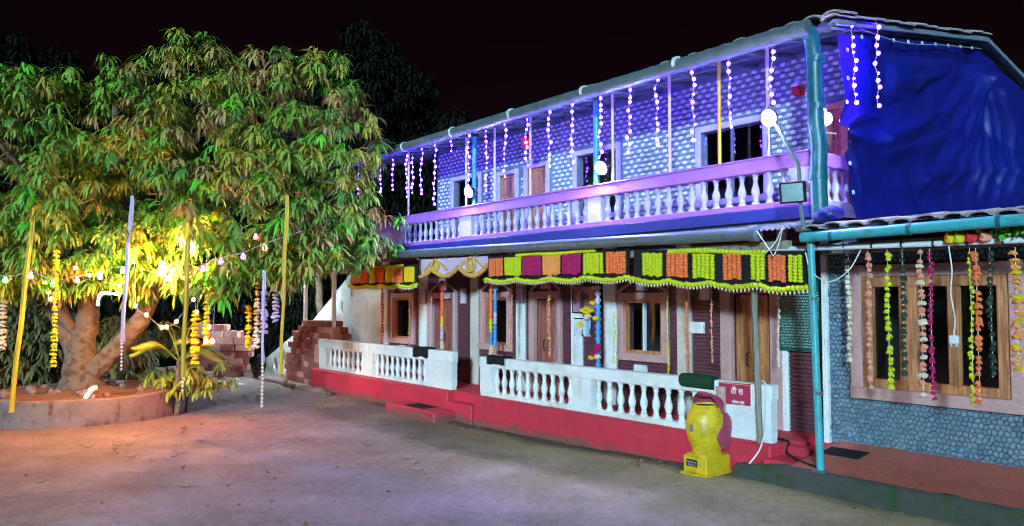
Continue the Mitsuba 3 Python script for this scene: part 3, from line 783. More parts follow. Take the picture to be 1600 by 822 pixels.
# ------------------------------------------------------------------ floodlights
def flood(label, at, aim, size, radiance, group=None, lit=True, name='floodlight', cat='floodlight'):
    k = thing(name, label, cat, group)
    d = np.asarray(aim, float) - np.asarray(at, float)
    d /= np.linalg.norm(d)
    s = np.cross(d, [0, 0, 1])
    s /= np.linalg.norm(s)
    u = np.cross(s, d)
    M = np.eye(4)
    M[:3, 0], M[:3, 1], M[:3, 2], M[:3, 3] = s, u, d, at
    def tr(m):
        m = m.copy()
        m.apply_transform(M)
        return m
    if lit:
        put('housing', tr(cat_(lathe([(0.0, -0.12), (size * 0.5, -0.115), (size * 0.8, -0.07), (size, -0.03), (size * 1.06, 0.0), (size * 1.0, 0.008), (size * 0.93, 0.0)], 24))), 'm_black', k, smooth=40)
        lens = lathe([(size * 0.94, 0.0), (size * 0.85, 0.035), (size * 0.6, 0.07), (size * 0.3, 0.088), (0.0, 0.094)], 24)
    else:
        put('housing', tr(cat_(box(-size, size, -size * 0.85, size * 0.85, -0.07, -0.012, 0.012), *[box(-size * 0.8, size * 0.8, -size * 0.7 + i * size * 0.23, -size * 0.7 + i * size * 0.23 + 0.008, -0.10, -0.068) for i in range(7)])), 'm_black', k)
        put('bezel', tr(cat_(box(-size, size, size * 0.72, size * 0.85, -0.012, 0.006, 0.003), box(-size, size, -size * 0.85, -size * 0.72, -0.012, 0.006, 0.003), box(-size, -size * 0.86, -size * 0.72, size * 0.72, -0.012, 0.006, 0.003),
                             box(size * 0.86, size, -size * 0.72, size * 0.72, -0.012, 0.006, 0.003))), 'm_black', k)
        lens = grid(lambda a, b: np.stack([(a - 0.5) * 2 * size * 0.86, (b - 0.5) * 2 * size * 0.72, 0.03 * np.sin(a * np.pi) * np.sin(b * np.pi) - 0.008], 1), 9, 9)
    if lit:
        kk = key('lens', k)
        scene[kk] = mikit.ply(tr(lens), 'm_print_white', smooth=True, emitter=lamp(radiance, 0.5))
    else:
        put('lens', tr(lens), 'm_led_glass', k, smooth=True)
    put('bracket', tr(cat_(tube([(-size * 1.06, 0, -0.03), (-size * 1.06, 0, -0.14), (size * 1.06, 0, -0.14), (size * 1.06, 0, -0.03)], 0.009, 5))), 'm_metal_grey', k)
    return k


plain('m_led_glass', (0.30, 0.42, 0.42), 0.25, 0.6)
fl = flood('lit white floodlight on the bent arm before the balcony corner', (-5.40, 8.30, 4.63), (-5.5, 2.0, 2.6), 0.105, FLOOD_L)
flood('lit white floodlight at the balcony end, just right of the thick teal drain pipe', (-5.02, 8.92, 4.64), (-2.9, 4.0, 2.2), 0.09, FLOOD_L)
flood('lit white floodlight before the middle upper window', (-8.86, 8.84, 4.53), (-8.2, 3.0, 2.0), 0.115, FLOOD_L)
flood('lit white floodlight before the far left upper window', (-12.60, 8.84, 4.55), (-12.2, 3.0, 2.0), 0.115, FLOOD_L)
flood('unlit floodlight with a pale square lens below the bent lamp arm', (-5.09, 8.28, 3.67), (-3.6, 2.0, 2.6), 0.15, None, lit=False)
am = put('lamp_arm', tube(curve([(-5.02, 8.40, 3.26), (-5.05, 8.38, 3.6), (-5.06, 8.37, 3.98), (-5.13, 8.36, 4.14), (-5.27, 8.35, 4.42), (-5.36, 8.36, 4.58)], 5), 0.026, 10), 'm_metal_grey', smooth=40,
         label='bent grey metal arm rising from the gutter corner to carry two floodlights', cat='lamp arm')
put('foot', box(-5.09, -4.95, 8.33, 8.47, 3.2, 3.27, 0.008), 'm_metal_grey', am)
# tube lamp under the left eave
kt = thing('tube_light', 'bright white tube light under the eave left of the veranda', 'tube light')
put('batten', box(-23.5, -21.8, 8.87, 8.94, 3.10, 3.22, 0.005), 'm_white', kt)
scene[key('tube', kt)] = mikit.ply(tube([(-23.45, 8.905, 3.07), (-21.85, 8.905, 3.07)], 0.018, 8), 'm_print_white', smooth=40, emitter=lamp(TUBE_L, 0.4))

# ------------------------------------------------------------------ LED strings along the upper eave
blb = trimesh.creation.icosphere(subdivisions=2)
SX = [(-17.05, 5.57, 4.98), (-15.94, 5.40, 4.89), (-15.38, 5.57, 4.87), (-14.75, 5.59, 4.66), (-14.52, 5.50, 4.71), (-14.13, 5.62, 4.64), (-13.60, 5.62, 4.38), (-12.97, 5.62, 5.42), (-12.36, 5.62, 4.64), (-11.78, 5.62, 4.45), (-11.19, 5.62, 4.65),
      (-10.55, 5.62, 4.79), (-9.94, 5.62, 4.67), (-9.35, 5.62, 4.65), (-8.70, 5.62, 4.65), (-8.08, 5.62, 4.65), (-7.51, 5.62, 4.65), (-6.86, 5.62, 4.65), (-6.23, 5.58, 4.70), (-5.60, 5.58, 4.90)]


def light_string(x, y, zt, zb, label, group):
    k = thing('light_string', label, 'light string', group)
    n = max(3, int(round((zt - zb) / 0.108)) + 1)
    pts = [(x + R.uniform(-0.03, 0.03), y + R.uniform(-0.02, 0.02), z + R.uniform(-0.02, 0.02)) for z in np.linspace(zt, zb, n)]
    put('wire', tube([(x, y, zt + 0.10)] + pts, 0.005, 5), 'm_wire', k)
    for i, p in enumerate(pts):
        r = 0.025 if R.random() < 0.65 else 0.016
        m = blb.copy()
        m.vertices = m.vertices * [r, r, r * 1.1] + np.array(p) + [0.018, -0.012, 0]
        scene[key('bulb', k)] = mikit.ply(m, 'm_print_white', smooth=True, emitter=lamp(VIOLET_L * R.uniform(0.75, 1.2), 0.012))


ORD = ['', 'second', 'third', 'fourth', 'fifth', 'sixth', 'seventh', 'eighth', 'ninth', 'tenth', 'eleventh', 'twelfth', 'thirteenth', 'fourteenth', 'fifteenth', 'sixteenth', 'seventeenth', 'eighteenth', 'nineteenth']
for i, (x, zt, zb) in enumerate(SX):
    special = {0: 'short violet light string at the far left end of the upper eave', 6: 'longest violet light string, at the left edge of the brick-patterned wall', 7: 'shortest violet light string of only a few bulbs, near the far left window',
               19: 'violet light string nearest the thick drain pipe on the eave front'}.get(i)
    light_string(x, 8.66, zt, zb, special or f'{ORD[19 - i]} violet light string from the thick drain pipe along the front eave', 'violet light strings along the front eave')
light_string(-4.66, 8.98, 5.70, 4.78, 'violet light string on the gable side, left one of the pair before the tarpaulin', None)
light_string(-4.60, 9.42, 5.76, 4.79, 'violet light string on the gable side, right one of the pair before the tarpaulin', None)
GLYPHS = ([[[(75,-29),(74,-22),(119,-22),(119,-29),(113,-30),(113,-64),(106,-64),(106,-29),(97,-29),(96,-41),(92,-45),(88,-46),(98,-58),(101,-59),(101,-61),(96,-65),(86,-56),(86,-54),(77,-45),(78,-37),(85,-37),(87,-39),(90,-37),(90,-29)]],[[(5,-29),(4,-22),(27,-22),(26,-11),(29,-6),(33,-4),(41,-4),(45,-6),(50,-14),(52,-22),(59,-22),(59,-29),(53,-30),(53,-64),(46,-64),(46,-29),(37,-29),(37,-63),(36,-64),(30,-64),(30,-43),(18,-43),(14,-45),(14,-50),(16,-54),(23,-59),(23,-62),(18,-65),(8,-54),(7,-44),(10,-39),(14,-37),(30,-36),(30,-29)],[(35,-11),(33,-17),(35,-22),(45,-22),(43,-14),(40,-11)]]],
          [[[(166,-28),(166,-22),(247,-22),(247,-28),(241,-30),(241,-63),(234,-64),(234,-41),(231,-41),(227,-45),(225,-51),(219,-49),(220,-42),(214,-41),(211,-43),(212,-50),(223,-60),(219,-65),(215,-63),(207,-55),(204,-49),(204,-41),(208,-36),(213,-34),(218,-34),(225,-37),(228,-35),(234,-34),(234,-29),(198,-29),(198,-45),(194,-50),(187,-52),(186,-45),(191,-43),(191,-29),(178,-29),(178,-44),(179,-48),(185,-53),(194,-57),(199,-63),(198,-73),(196,-76),(194,-76),(190,-73),(192,-65),(186,-60),(177,-56),(173,-52),(171,-48),(171,-29)]],[[(5,-29),(4,-22),(52,-22),(51,-16),(47,-11),(39,-12),(38,-5),(41,-4),(50,-5),(55,-10),(59,-22),(151,-22),(151,-28),(145,-30),(145,-64),(138,-64),(138,-45),(128,-45),(128,-50),(126,-52),(122,-52),(117,-48),(115,-44),(118,-38),(138,-38),(138,-29),(95,-29),(95,-37),(104,-36),(110,-40),(112,-44),(112,-51),(108,-61),(105,-61),(101,-59),(105,-50),(105,-46),(103,-43),(97,-44),(95,-47),(95,-64),(88,-64),(88,-55),(82,-57),(73,-56),(70,-54),(67,-49),(68,-38),(72,-34),(78,-32),(88,-33),(88,-29),(60,-29),(60,-64),(53,-64),(53,-29),(44,-29),(44,-63),(37,-64),(37,-41),(34,-41),(30,-45),(29,-50),(27,-51),(22,-49),(23,-42),(16,-41),(14,-43),(15,-50),(26,-60),(21,-65),(10,-55),(7,-49),(7,-41),(11,-36),(16,-34),(21,-34),(28,-37),(31,-35),(37,-34),(37,-29)],[(74,-42),(75,-49),(77,-50),(85,-49),(88,-46),(88,-39),(77,-39)]]])
# ------------------------------------------------------------------ flower torans along the veranda eave
def strand_mesh(h, r=0.034, n=8):
    pr = []
    for i in range(n):
        z = -h * i / n
        d = h / n
        pr += [(r * 0.62, z - 0.02 * d), (r * 0.97, z - 0.3 * d), (r, z - 0.55 * d), (r * 0.8, z - 0.9 * d)]
    return roughened(lathe([(0, 0)] + pr + [(0, -h)], 9), 0.006, 30, 4)


STR = {m: mikit.ply(strand_mesh(0.33), m, smooth=60) for m in ('m_orange', 'm_orange_light', 'm_yellow', 'm_yellow_green', 'm_magenta')}
pom = roughened(ball((0, 0, 0), (0.040, 0.040, 0.036), 2), 0.008, 40, 2)
tip = lathe([(0.006, 0), (0.014, -0.012), (0.011, -0.03), (0.0, -0.05)], 6)


def toran(label, x0, x1, zt0, zt1, panels, y=8.44):
    """A dark net band with panels of flower strands and a scalloped border of yellow flowers."""
    k = thing('flower_toran', label, 'toran')
    zt = lambda x: zt0 + (zt1 - zt0) * (np.asarray(x) - x0) / (x1 - x0)
    def band(u, v):
        x = x0 + (x1 - x0) * u
        return np.stack([x, y + 0.025 + 0.012 * np.sin(x * 9) + 0.03 * v * np.sin(x * 3.3), zt(x) - (0.47 + 0.02 * np.sin(x * 7)) * v], 1)
    put('net', grid(band, 90, 8), 'm_black_cloth', k, smooth=True)
    for a, b, mat in panels:
        p = key('panel', k)
        n = max(3, int(round((b - a) / 0.068)))
        for i in range(n):
            x = a + (b - a) * (i + 0.5) / n
            copy_of('strand', STR[mat], p, T().translate([x, y - 0.012 + R.uniform(-0.006, 0.006), float(zt(x)) - 0.045 + R.uniform(-0.008, 0.006)]).rotate([0, 0, 1], R.uniform(0, 90)).rotate([0, 1, 0], R.uniform(-1.2, 1.2)).scale([(b - a) / n / 0.068 * 1.0, 1.0, R.uniform(0.97, 1.05)]))
    ms, tips, x = [], [], x0 - 0.05
    while x < x1 + 0.05:
        sag = 0.045 * abs(math.sin((x - x0) / max(0.5, (x1 - x0) / 4) * math.pi))
        z = float(zt(x)) - 0.45 - sag + 0.02
        ms.append(moved(turned(pom, [0, 0, 1], R.uniform(0, 360)), x, y - 0.02 + R.uniform(-0.012, 0.012), z + R.uniform(-0.01, 0.01)))
        tips.append(moved(tip, x + 0.02, y - 0.03, z - 0.026))
        x += 0.058
    put('border', cat_(ms), 'm_yellow_green', k, smooth=60, kind='stuff')
    put('tips', cat_(tips), 'm_cream', k, kind='stuff')
    tg = [moved(pom, xx, y, float(zt(xx)) - 0.005 - 0.02 * math.sin((xx - x0) * 2.4) ** 2) for xx in np.arange(x0 + (x1 - x0) * 0.25, x1 - (x1 - x0) * 0.2, 0.06)]
    put('top_garland', cat_(tg), 'm_yellow_green', k, smooth=60, kind='stuff')


O, OL, Y, YG, MG = 'm_orange', 'm_orange_light', 'm_yellow', 'm_yellow_green', 'm_magenta'
toran('orange and yellow flower toran at the far left of the veranda eave, partly behind leaves', -16.98, -13.92, 3.15, 3.13, [(-16.93, -16.53, OL), (-16.48, -16.07, O), (-16.0, -15.73, Y), (-15.66, -15.31, O), (-15.25, -14.87, Y), (-14.85, -14.49, O), (-14.43, -14.01, Y)])
toran('long flower toran with magenta panels in the middle of the veranda eave', -11.43, -7.88, 3.19, 3.16, [(-11.36, -10.95, O), (-10.89, -10.42, YG), (-10.37, -9.89, MG), (-9.84, -9.40, OL), (-9.35, -8.91, MG), (-8.85, -8.42, YG), (-8.34, -7.93, O)])
toran('flower toran of yellow and orange panels over the golden brown door', -7.80, -5.02, 3.13, 2.97, [(-7.61, -7.23, YG), (-7.15, -6.78, O), (-6.70, -6.34, YG), (-6.20, -5.92, O), (-5.78, -5.57, YG), (-5.53, -5.29, O), (-5.25, -5.06, YG)])

# white and gold swag between the torans
k = thing('swag', 'white and gold scalloped swag between two flower torans', 'swag')
def swag(u, v):
    x = -13.82 + 2.38 * u
    low = 0.17 + 0.19 * np.abs(np.cos(u * 2.5 * np.pi)) ** 0.8
    return np.stack([x, 8.47 + 0.02 * np.sin(x * 14) * v, 3.22 - 0.02 * u - low * v], 1)
put('cloth', grid(swag, 90, 8), 'm_mauve', k, smooth=True)
us = np.linspace(0, 1, 120)
ed = np.stack([-13.82 + 2.38 * us, 0 * us + 8.45, 3.22 - 0.02 * us - 0.17 - 0.19 * np.abs(np.cos(us * 2.5 * np.pi)) ** 0.8], 1)
put('gold_edge', roughened(tube(ed, 0.045, 8), 0.016, 16, 3), 'm_gold', k, smooth=40)
for c in (-13.22, -11.98):
    a = np.linspace(0, 2 * np.pi, 24)
    put('medallion', cat_(roughened(tube(np.stack([c + 0.13 * np.cos(a), 0 * a + 8.44, 3.06 + 0.13 * np.sin(a)], 1), 0.028, 6), 0.01, 18, 2), roughened(ball((c, 8.45, 3.05), (0.05, 0.03, 0.09), 2), 0.01, 18),
                          roughened(tube([(c - 0.42, 8.445, 2.98), (c - 0.2, 8.44, 3.12), (c, 8.44, 3.2), (c + 0.2, 8.44, 3.12), (c + 0.42, 8.445, 2.98)], 0.024, 6), 0.012, 16, 5)), 'm_gold', k, smooth=40)

# ------------------------------------------------------------------ hanging garlands
def cup(r, h, n=7):
    """An open blossom like a small ragged umbrella."""
    m = lathe([(r * 0.12, h * 0.35), (r * 0.55, h * 0.25), (r, -h * 0.15), (r * 0.82, -h * 0.5), (r * 0.25, -h * 0.35)], n)
    v = np.array(m.vertices)
    a = np.arctan2(v[:, 1], v[:, 0])
    v[:, 2] += 0.25 * h * np.sin(a * 3 + 1) * (np.hypot(v[:, 0], v[:, 1]) / r)
    m.vertices = v
    return m


CUP = {}


def blossoms(mat, r, h):
    if (mat, r, h) not in CUP:
        CUP[mat, r, h] = mikit.ply(cup(r, h), mat, smooth=50)
    return CUP[mat, r, h]


def garland(label, x, y, zt, zb, mat, r=0.045, pitch=0.064, second=None, every=0, group=None, lean=0.0, name='flower_garland', cat='garland', cordmat='m_wire_white'):
    k = thing(name, label, cat, group)
    n = max(2, int((zt - zb) / pitch))
    put('cord', tube([(x, y, zt + 0.02), (x + lean, y, zb)], 0.004, 4), cordmat, k)
    w0, w1 = R.uniform(0, 6.28), R.uniform(0.006, 0.016)
    for i in range(n):
        t = (i + 0.5 + R.uniform(-0.3, 0.3)) / n
        m = second if (every and i % every == every - 1) else mat
        rr = r * (1.35 if m is second and second else 1.0)
        copy_of('flower', blossoms(m, round(rr, 3), round(pitch * 0.95, 3)), k,
                T().translate([x + lean * t + w1 * math.sin(w0 + t * 7) + R.uniform(-0.008, 0.008), y + R.uniform(-0.006, 0.006), zt + (zb - zt) * t]).rotate([0, 0, 1], R.uniform(0, 360)).rotate([1, 0, 0], R.uniform(-26, 26)).scale(R.uniform(0.68, 1.08)))
    return k


GY = 8.62
garland('cream flower garland between the turquoise pipe and the stone wall', -4.93, 9.25, 2.98, 1.62, 'm_cream', 0.04)
garland('pale orange garland leftmost before the annex window', -4.36, GY, 2.95, 1.38, 'm_salmon', 0.040)
garland('bright lime yellow garland before the left window pane', -4.14, GY, 2.94, 1.40, 'm_yellow_green', 0.038)
garland('dark leaf garland beside the lime yellow one', -3.975, GY, 2.94, 1.56, 'm_leaf_dark', 0.036)
garland('peach and cream garland before the middle window pane', -3.78, GY, 2.93, 1.35, 'm_salmon', 0.042, second='m_cream', every=3)
garland('magenta garland before the middle window pane', -3.685, GY, 2.92, 1.32, 'm_magenta', 0.034, pitch=0.055)
garland('thin lime bead garland before the right window pane', -3.29, GY, 2.91, 1.32, 'm_yellow_green', 0.028, pitch=0.055)
garland('orange garland beside the thin lime bead garland', -3.22, GY - 0.03, 2.90, 1.33, 'm_orange', 0.040)
garland('dark leaf garland before the right window pane', -3.105, GY, 2.90, 1.61, 'm_leaf_dark', 0.034)
garland('thick yellow and orange garland at the right edge of the annex window', -2.875, GY, 2.89, 1.68, 'm_orange_light', 0.056, pitch=0.058, second='m_yellow', every=4)

VY = 9.2
def beads(label, x, zt, zb, mat, second, every, r=0.030, y=VY, lean=0.0, group=None):
    return garland(label, x, y, zt, zb, mat, r, pitch=0.045, second=second, every=every, lean=lean, group=group)


beads('salmon bead garland with yellow flowers before the carved middle door', -10.57, 2.75, 1.34, 'm_salmon', 'm_yellow', 8)
beads('salmon bead garland with yellow flowers on the right window pillar', -7.43, 2.70, 1.32, 'm_orange', 'm_yellow', 8)
beads('salmon bead garland at the right edge of the window left of the carved door', -11.68, 2.70, 1.38, 'm_salmon', 'm_yellow', 9)
beads('salmon bead garland before the far left lower window', -15.50, 2.70, 1.32, 'm_salmon', 'm_yellow', 8)
beads('twisted red garland at the far left corner pillar of the veranda', -16.80, 2.72, 1.18, 'm_rose', 'm_salmon', 6, 0.045)
beads('pink bead garland on the left edge of the golden brown door', -6.98, 2.62, 1.47, 'm_salmon', None, 0, 0.022)
beads('thin yellow dotted garland right of the sliding window', -7.80, 2.60, 1.24, 'm_yellow', None, 0, 0.017)
beads('thin cream dotted garland on the right edge of the golden brown door', -5.89, 2.62, 1.48, 'm_cream', None, 0, 0.018)
beads('thin yellow dotted garland left of the sliding window', -8.94, 2.2, 1.32, 'm_yellow', None, 0, 0.018)
beads('thin pink dotted garland on the red door at the far left', -14.55, 2.5, 1.29, 'm_salmon', None, 0, 0.02)


def ribbon(label, x, zt, zb, mats, y=VY, r=0.045, turns=7, tail=None, lean=0.0):
    """A twisted crepe ribbon in bands of colour, with a flower tail."""
    k = thing('crepe_streamer', label, 'streamer')
    n, zz = len(mats), np.linspace(zt, zb, 1)
    for i, m in enumerate(mats):
        za, zb_ = zt + (zb - zt) * i / n, zt + (zb - zt) * (i + 1) / n
        def tw(u, v):
            z = za + (zb_ - za) * u
            t = (zt - z) / max(zt - zb, 1e-6)
            a = turns * 2 * np.pi * t
            s = (v - 0.5) * 2 * r
            return np.stack([x + lean * t + s * np.cos(a), y + s * np.sin(a), z], 1)
        g = grid(tw, 40, 3)
        put('band', cat_(g, tube([(x + lean * i / n, y, za), (x + lean * (i + 1) / n, y, zb_)], r * 0.62, 7)), m, k, smooth=60)
    if tail:
        for i in range(4):
            copy_of('flower', blossoms(tail, 0.05, 0.05), k, T().translate([x + lean, y, zb - 0.03 - 0.045 * i]).rotate([0, 0, 1], R.uniform(0, 360)))
    return k


ribbon('red and yellow twisted streamer before the window left of the carved door', -12.34, 2.78, 1.48, ['m_orange', 'm_orange', 'm_orange', 'm_yellow_green', 'm_blue_ribbon'], tail='m_cream')
ribbon('blue twisted streamer beside the red one', -12.20, 2.60, 1.45, ['m_blue_ribbon', 'm_blue_ribbon', 'm_mauve', 'm_blue_ribbon', 'm_blue_ribbon'], tail='m_salmon')
ribbon('red streamer before the red wooden door at the far left', -14.12, 2.80, 1.5, ['m_rose', 'm_orange', 'm_orange', 'm_yellow', 'm_mauve'], tail='m_cream')
kb = ribbon('blue streamer with pink and yellow flowers right of the wall poster', -9.31, 2.62, 1.10, ['m_mauve', 'm_blue_ribbon', 'm_blue_ribbon', 'm_blue_ribbon', 'm_blue_ribbon'], r=0.055)
for dx, z, m in ((0.0, 2.60, 'm_cream'), (-0.06, 2.34, 'm_yellow'), (0.01, 2.08, 'm_yellow'), (-0.10, 1.42, 'm_yellow'), (0.05, 1.44, 'm_cream'), (0.06, 1.62, 'm_magenta'), (0.02, 1.54, 'm_magenta'), (-0.04, 1.47, 'm_magenta'), (0.03, 1.17, 'm_yellow')):
    put('flower', moved(cup(0.065, 0.07, 9), -9.31 + dx, VY - 0.06, z), m, kb, smooth=50)

# ------------------------------------------------------------------ things on the lower wall
k = thing('notice_board', 'dark green notice board covered in lines of white writing', 'notice board')
BX0, BX1, BZ0, BZ1, BY = -6.19, -5.56, 1.69, 2.64, 9.69
put('panel', box(BX0, BX1, BY, BY + 0.02, BZ0, BZ1), 'm_board_green', k)
put('edge', cat_(box(BX0 - 0.012, BX1 + 0.012, BY - 0.004, BY + 0.03, BZ1, BZ1 + 0.014), box(BX0 - 0.012, BX1 + 0.012, BY - 0.004, BY + 0.03, BZ0 - 0.014, BZ0), box(BX0 - 0.012, BX0, BY - 0.004, BY + 0.03, BZ0, BZ1), box(BX1, BX1 + 0.012, BY - 0.004, BY + 0.03, BZ0, BZ1)), 'm_teal_pipe', k)
put('bracket', box(BX0 + 0.1, BX1 - 0.1, BY + 0.02, 9.77, 1.9, 2.4), 'm_black', k)


def scribble(x0, x1, z, h):
    """One line of head-barred script too small to read: bars with stems and loops hanging from them."""
    ms, x = [], x0
    while x < x1 - 0.02:
        w = R.uniform(0.025, 0.075)
        w = min(w, x1 - x)
        ms.append(box(x, x + w, BY - 0.002, BY + 0.001, z - h * 0.18, z))
        s = x + 0.003
        while s < x + w - 0.004:
            ms.append(box(s, s + R.uniform(0.002, 0.004), BY - 0.002, BY + 0.001, z - h * R.uniform(0.6, 1.0), z - h * 0.18))
            if R.random() < 0.6:
                ms.append(box(s, s + R.uniform(0.005, 0.009), BY - 0.0021, BY + 0.001, z - h * 0.75, z - h * 0.55))
            s += R.uniform(0.007, 0.012)
        x += w + R.uniform(0.008, 0.014)
    return cat_(ms)


put('heading', scribble(-5.97, -5.75, 2.555, 0.038), 'm_text', k)
for i in range(20):
    d = [0.02, 0.05, 0.02, 0.02, 0.03, 0.03][i % 6]
    put('text_line', scribble(BX0 + d, BX1 - R.uniform(0.015, 0.04) - (0.06 if i == 19 else 0), 2.492 - 0.0392 * i, 0.019), 'm_text', k)

k = thing('banner', 'small red banner with white lettering tied to the right end of the white balustrade', 'banner')
put('cloth', grid(lambda u, v: np.stack([-6.50 + 0.50 * u, 8.708 - 0.006 * np.sin(u * 7) * v, 1.275 - 0.285 * v + 0.012 * u], 1), 20, 10), 'm_sign_red', k, smooth=True)
G1, G2 = GLYPHS


def lettering(glyph, x, z, h, y):
    s = h / 62.0
    ps = [Polygon(r[0], r[1:]) for r in glyph]
    m = trimesh.util.concatenate([trimesh.creation.extrude_polygon(p, 0.003, engine='earcut') for p in ps])
    v = np.array(m.vertices)
    return trimesh.Trimesh(np.stack([x + v[:, 0] * s, y - v[:, 2], z - v[:, 1] * -s], 1), np.array(m.faces), process=False)


put('lettering', lettering(G1, -6.31, 1.245, 0.105, 8.699), 'm_print_white', k)
put('lettering', lettering(G2, -6.29, 1.065, 0.05, 8.699), 'm_print_white', k)
put('border', cat_(box(-6.5, -6.0, 8.696, 8.703, 1.262, 1.27)), 'm_salmon', k)


def poster_art(p, n, uv):
    a = mikit.fbm(p.x * 9, p.z * 9, 4.0, octaves=3)
    b = mikit.fbm(p.x * 5 + 3, p.z * 5, 8.0, octaves=2)
    c = mikit.mix((0.05, 0.03, 0.06), (0.42, 0.16, 0.22), mikit.smoothstep(0.35, 0.65, a))
    return mikit.mix(c, (0.34, 0.26, 0.40), mikit.smoothstep(0.5, 0.7, b) * 0.7)


def calendar_art(p, n, uv):
    d = dr.sqrt(dr.square(p.x + 10.26) + dr.square((p.z - 1.93) * 1.3))
    c = mikit.mix((0.62, 0.64, 0.66), (0.24, 0.40, 0.55), mikit.smoothstep(-10.2, -10.05, p.x))
    c = mikit.mix(c, (0.75, 0.52, 0.03), mikit.smoothstep(0.10, 0.07, d))
    e = mikit.fbm(p.x * 14, p.z * 14, 2.0, octaves=2)
    return mikit.mix(c, (0.12, 0.06, 0.05), mikit.smoothstep(0.55, 0.7, e) * mikit.smoothstep(1.90, 1.84, p.z))


scene['m_poster'] = two({'type': 'principled', 'base_color': mikit.proc(poster_art), 'roughness': 0.35, 'specular': 0.5})
scene['m_calendar'] = two({'type': 'principled', 'base_color': mikit.proc(calendar_art), 'roughness': 0.5})
k = thing('poster', 'dark wide poster in pink and purple tones between two white pillars', 'poster')
put('print', box(-10.47, -9.78, 9.70, 9.712, 2.16, 2.62), 'm_poster', k)
put('frame', cat_(box(-10.49, -9.76, 9.695, 9.72, 2.62, 2.645), box(-10.49, -9.76, 9.695, 9.72, 2.135, 2.16), box(-10.49, -10.47, 9.695, 9.72, 2.16, 2.62), box(-9.78, -9.76, 9.695, 9.72, 2.16, 2.62)), 'm_black', k)
k = thing('calendar', 'wall calendar with a yellow disc below the dark wide poster', 'calendar')
put('sheet', box(-10.43, -10.0, 9.69, 9.70, 1.72, 2.03), 'm_calendar', k)
put('binding', box(-10.43, -10.0, 9.686, 9.704, 2.03, 2.05), 'm_black', k)
k = thing('marigold_bunch', 'yellow flower bunch hanging below the dark wide poster', 'flowers')
for dx, z in ((-0.10, 2.20), (0, 2.16), (0.10, 2.20), (0.0, 2.24), (0.0, 2.07), (0.03, 2.10)):
    put('flower', moved(cup(0.075, 0.07, 9), -10.02 + dx, 9.62, z), 'm_yellow' if z > 2.12 else 'm_cream', k, smooth=50)


def picture_frame(label, x, z, w, h):
    k = thing('picture_frame', label, 'picture frame')
    put('print', box(x - w / 2 + 0.02, x + w / 2 - 0.02, 9.715, 9.725, z - h / 2 + 0.02, z + h / 2 - 0.02), 'm_mauve', k)
    put('frame', cat_(box(x - w / 2, x + w / 2, 9.70, 9.735, z + h / 2 - 0.02, z + h / 2), box(x - w / 2, x + w / 2, 9.70, 9.735, z - h / 2, z - h / 2 + 0.02),
                      box(x - w / 2, x - w / 2 + 0.02, 9.70, 9.735, z - h / 2 + 0.02, z + h / 2 - 0.02), box(x + w / 2 - 0.02, x + w / 2, 9.70, 9.735, z - h / 2 + 0.02, z + h / 2 - 0.02)), 'm_bamboo', k)


picture_frame('small framed picture on the dark wall left of the golden brown door', -7.50, 2.52, 0.24, 0.30)
picture_frame('small framed picture on the white pillar left of the carved door', -12.06, 2.48, 0.26, 0.34)
picture_frame('small framed picture on the dark wall by the veranda opening', -14.05, 2.46, 0.24, 0.34)
picture_frame('pale framed picture right of the far left lower window', -15.75, 2.45, 0.26, 0.36)

# ------------------------------------------------------------------ things on the balustrades
def draped(label, x0, x1, mat, z1, drop, name='cloth'):
    k = put(name, roughened(grid(lambda u, v: np.stack([x0 + (x1 - x0) * u, 8.695 + 0.22 * np.clip((v - 0.3) / 0.4, 0, 1), z1 - drop * np.clip((0.3 - v) / 0.3, 0, 1) * (1 + 0.08 * np.sin(u * 9)) - drop * 0.8 * np.clip((v - 0.7) / 0.3, 0, 1) + 0.03 * np.sin(np.clip((v - 0.3) / 0.4, 0, 1) * np.pi)], 1), 30, 24), 0.012, 8, 3), mat, smooth=True, label=label, cat=name)
    return k


draped('black cloth hung over the left balustrade', -14.5, -13.9, 'm_black_cloth', 1.345, 0.19)
draped('black cloth hung over the left end of the long balustrade', -11.80, -11.25, 'm_black_cloth', 1.305, 0.13)
M1 = put('rolled_mat', roughened(tube([(-7.12, 8.73, 1.25), (-6.9, 8.72, 1.26), (-6.75, 8.725, 1.255), (-6.58, 8.73, 1.25)], 0.10, 20), 0.014, 7, 5), 'm_green_cloth', smooth=40,
         label='rolled dark green mat lying on the rail above the yellow bin', cat='mat')

# ------------------------------------------------------------------ penguin-shaped litter bin
k = thing('penguin_bin', 'yellow penguin-shaped litter bin with maroon wing and hood on a square base', 'litter bin')
cx, cy = -6.40, 8.30
gz = float(ground_z(cx, cy)) - 0.01
def at_bin(m):
    return moved(m, cx, cy, gz)
put('base', at_bin(cat_(box(-0.185, 0.185, -0.25, 0.25, 0.03, 0.25, 0.012), box(-0.215, 0.215, -0.285, 0.285, 0.0, 0.032, 0.006))), 'm_bin_yellow', k)
body = lathe([(0.0, 0.248), (0.20, 0.248), (0.20, 0.28), (0.195, 0.31), (0.215, 0.36), (0.262, 0.45), (0.285, 0.56), (0.287, 0.64), (0.272, 0.74), (0.242, 0.82), (0.20, 0.87), (0.185, 0.885), (0.178, 0.87), (0.175, 0.70), (0.0, 0.68)], 44, (0.88, 1.0))
put('body', at_bin(body), 'm_bin_yellow', k, smooth=35)
put('rim', at_bin(lathe([(0.20, 0.868), (0.214, 0.884), (0.206, 0.902), (0.184, 0.902), (0.178, 0.884), (0.184, 0.868), (0.20, 0.868)], 44, (0.88, 1.0))), 'm_bin_yellow', k, smooth=40)
put('well', at_bin(lathe([(0.0, 0.69), (0.172, 0.70), (0.174, 0.88)], 32, (0.88, 1.0))), 'm_black', k, smooth=40)
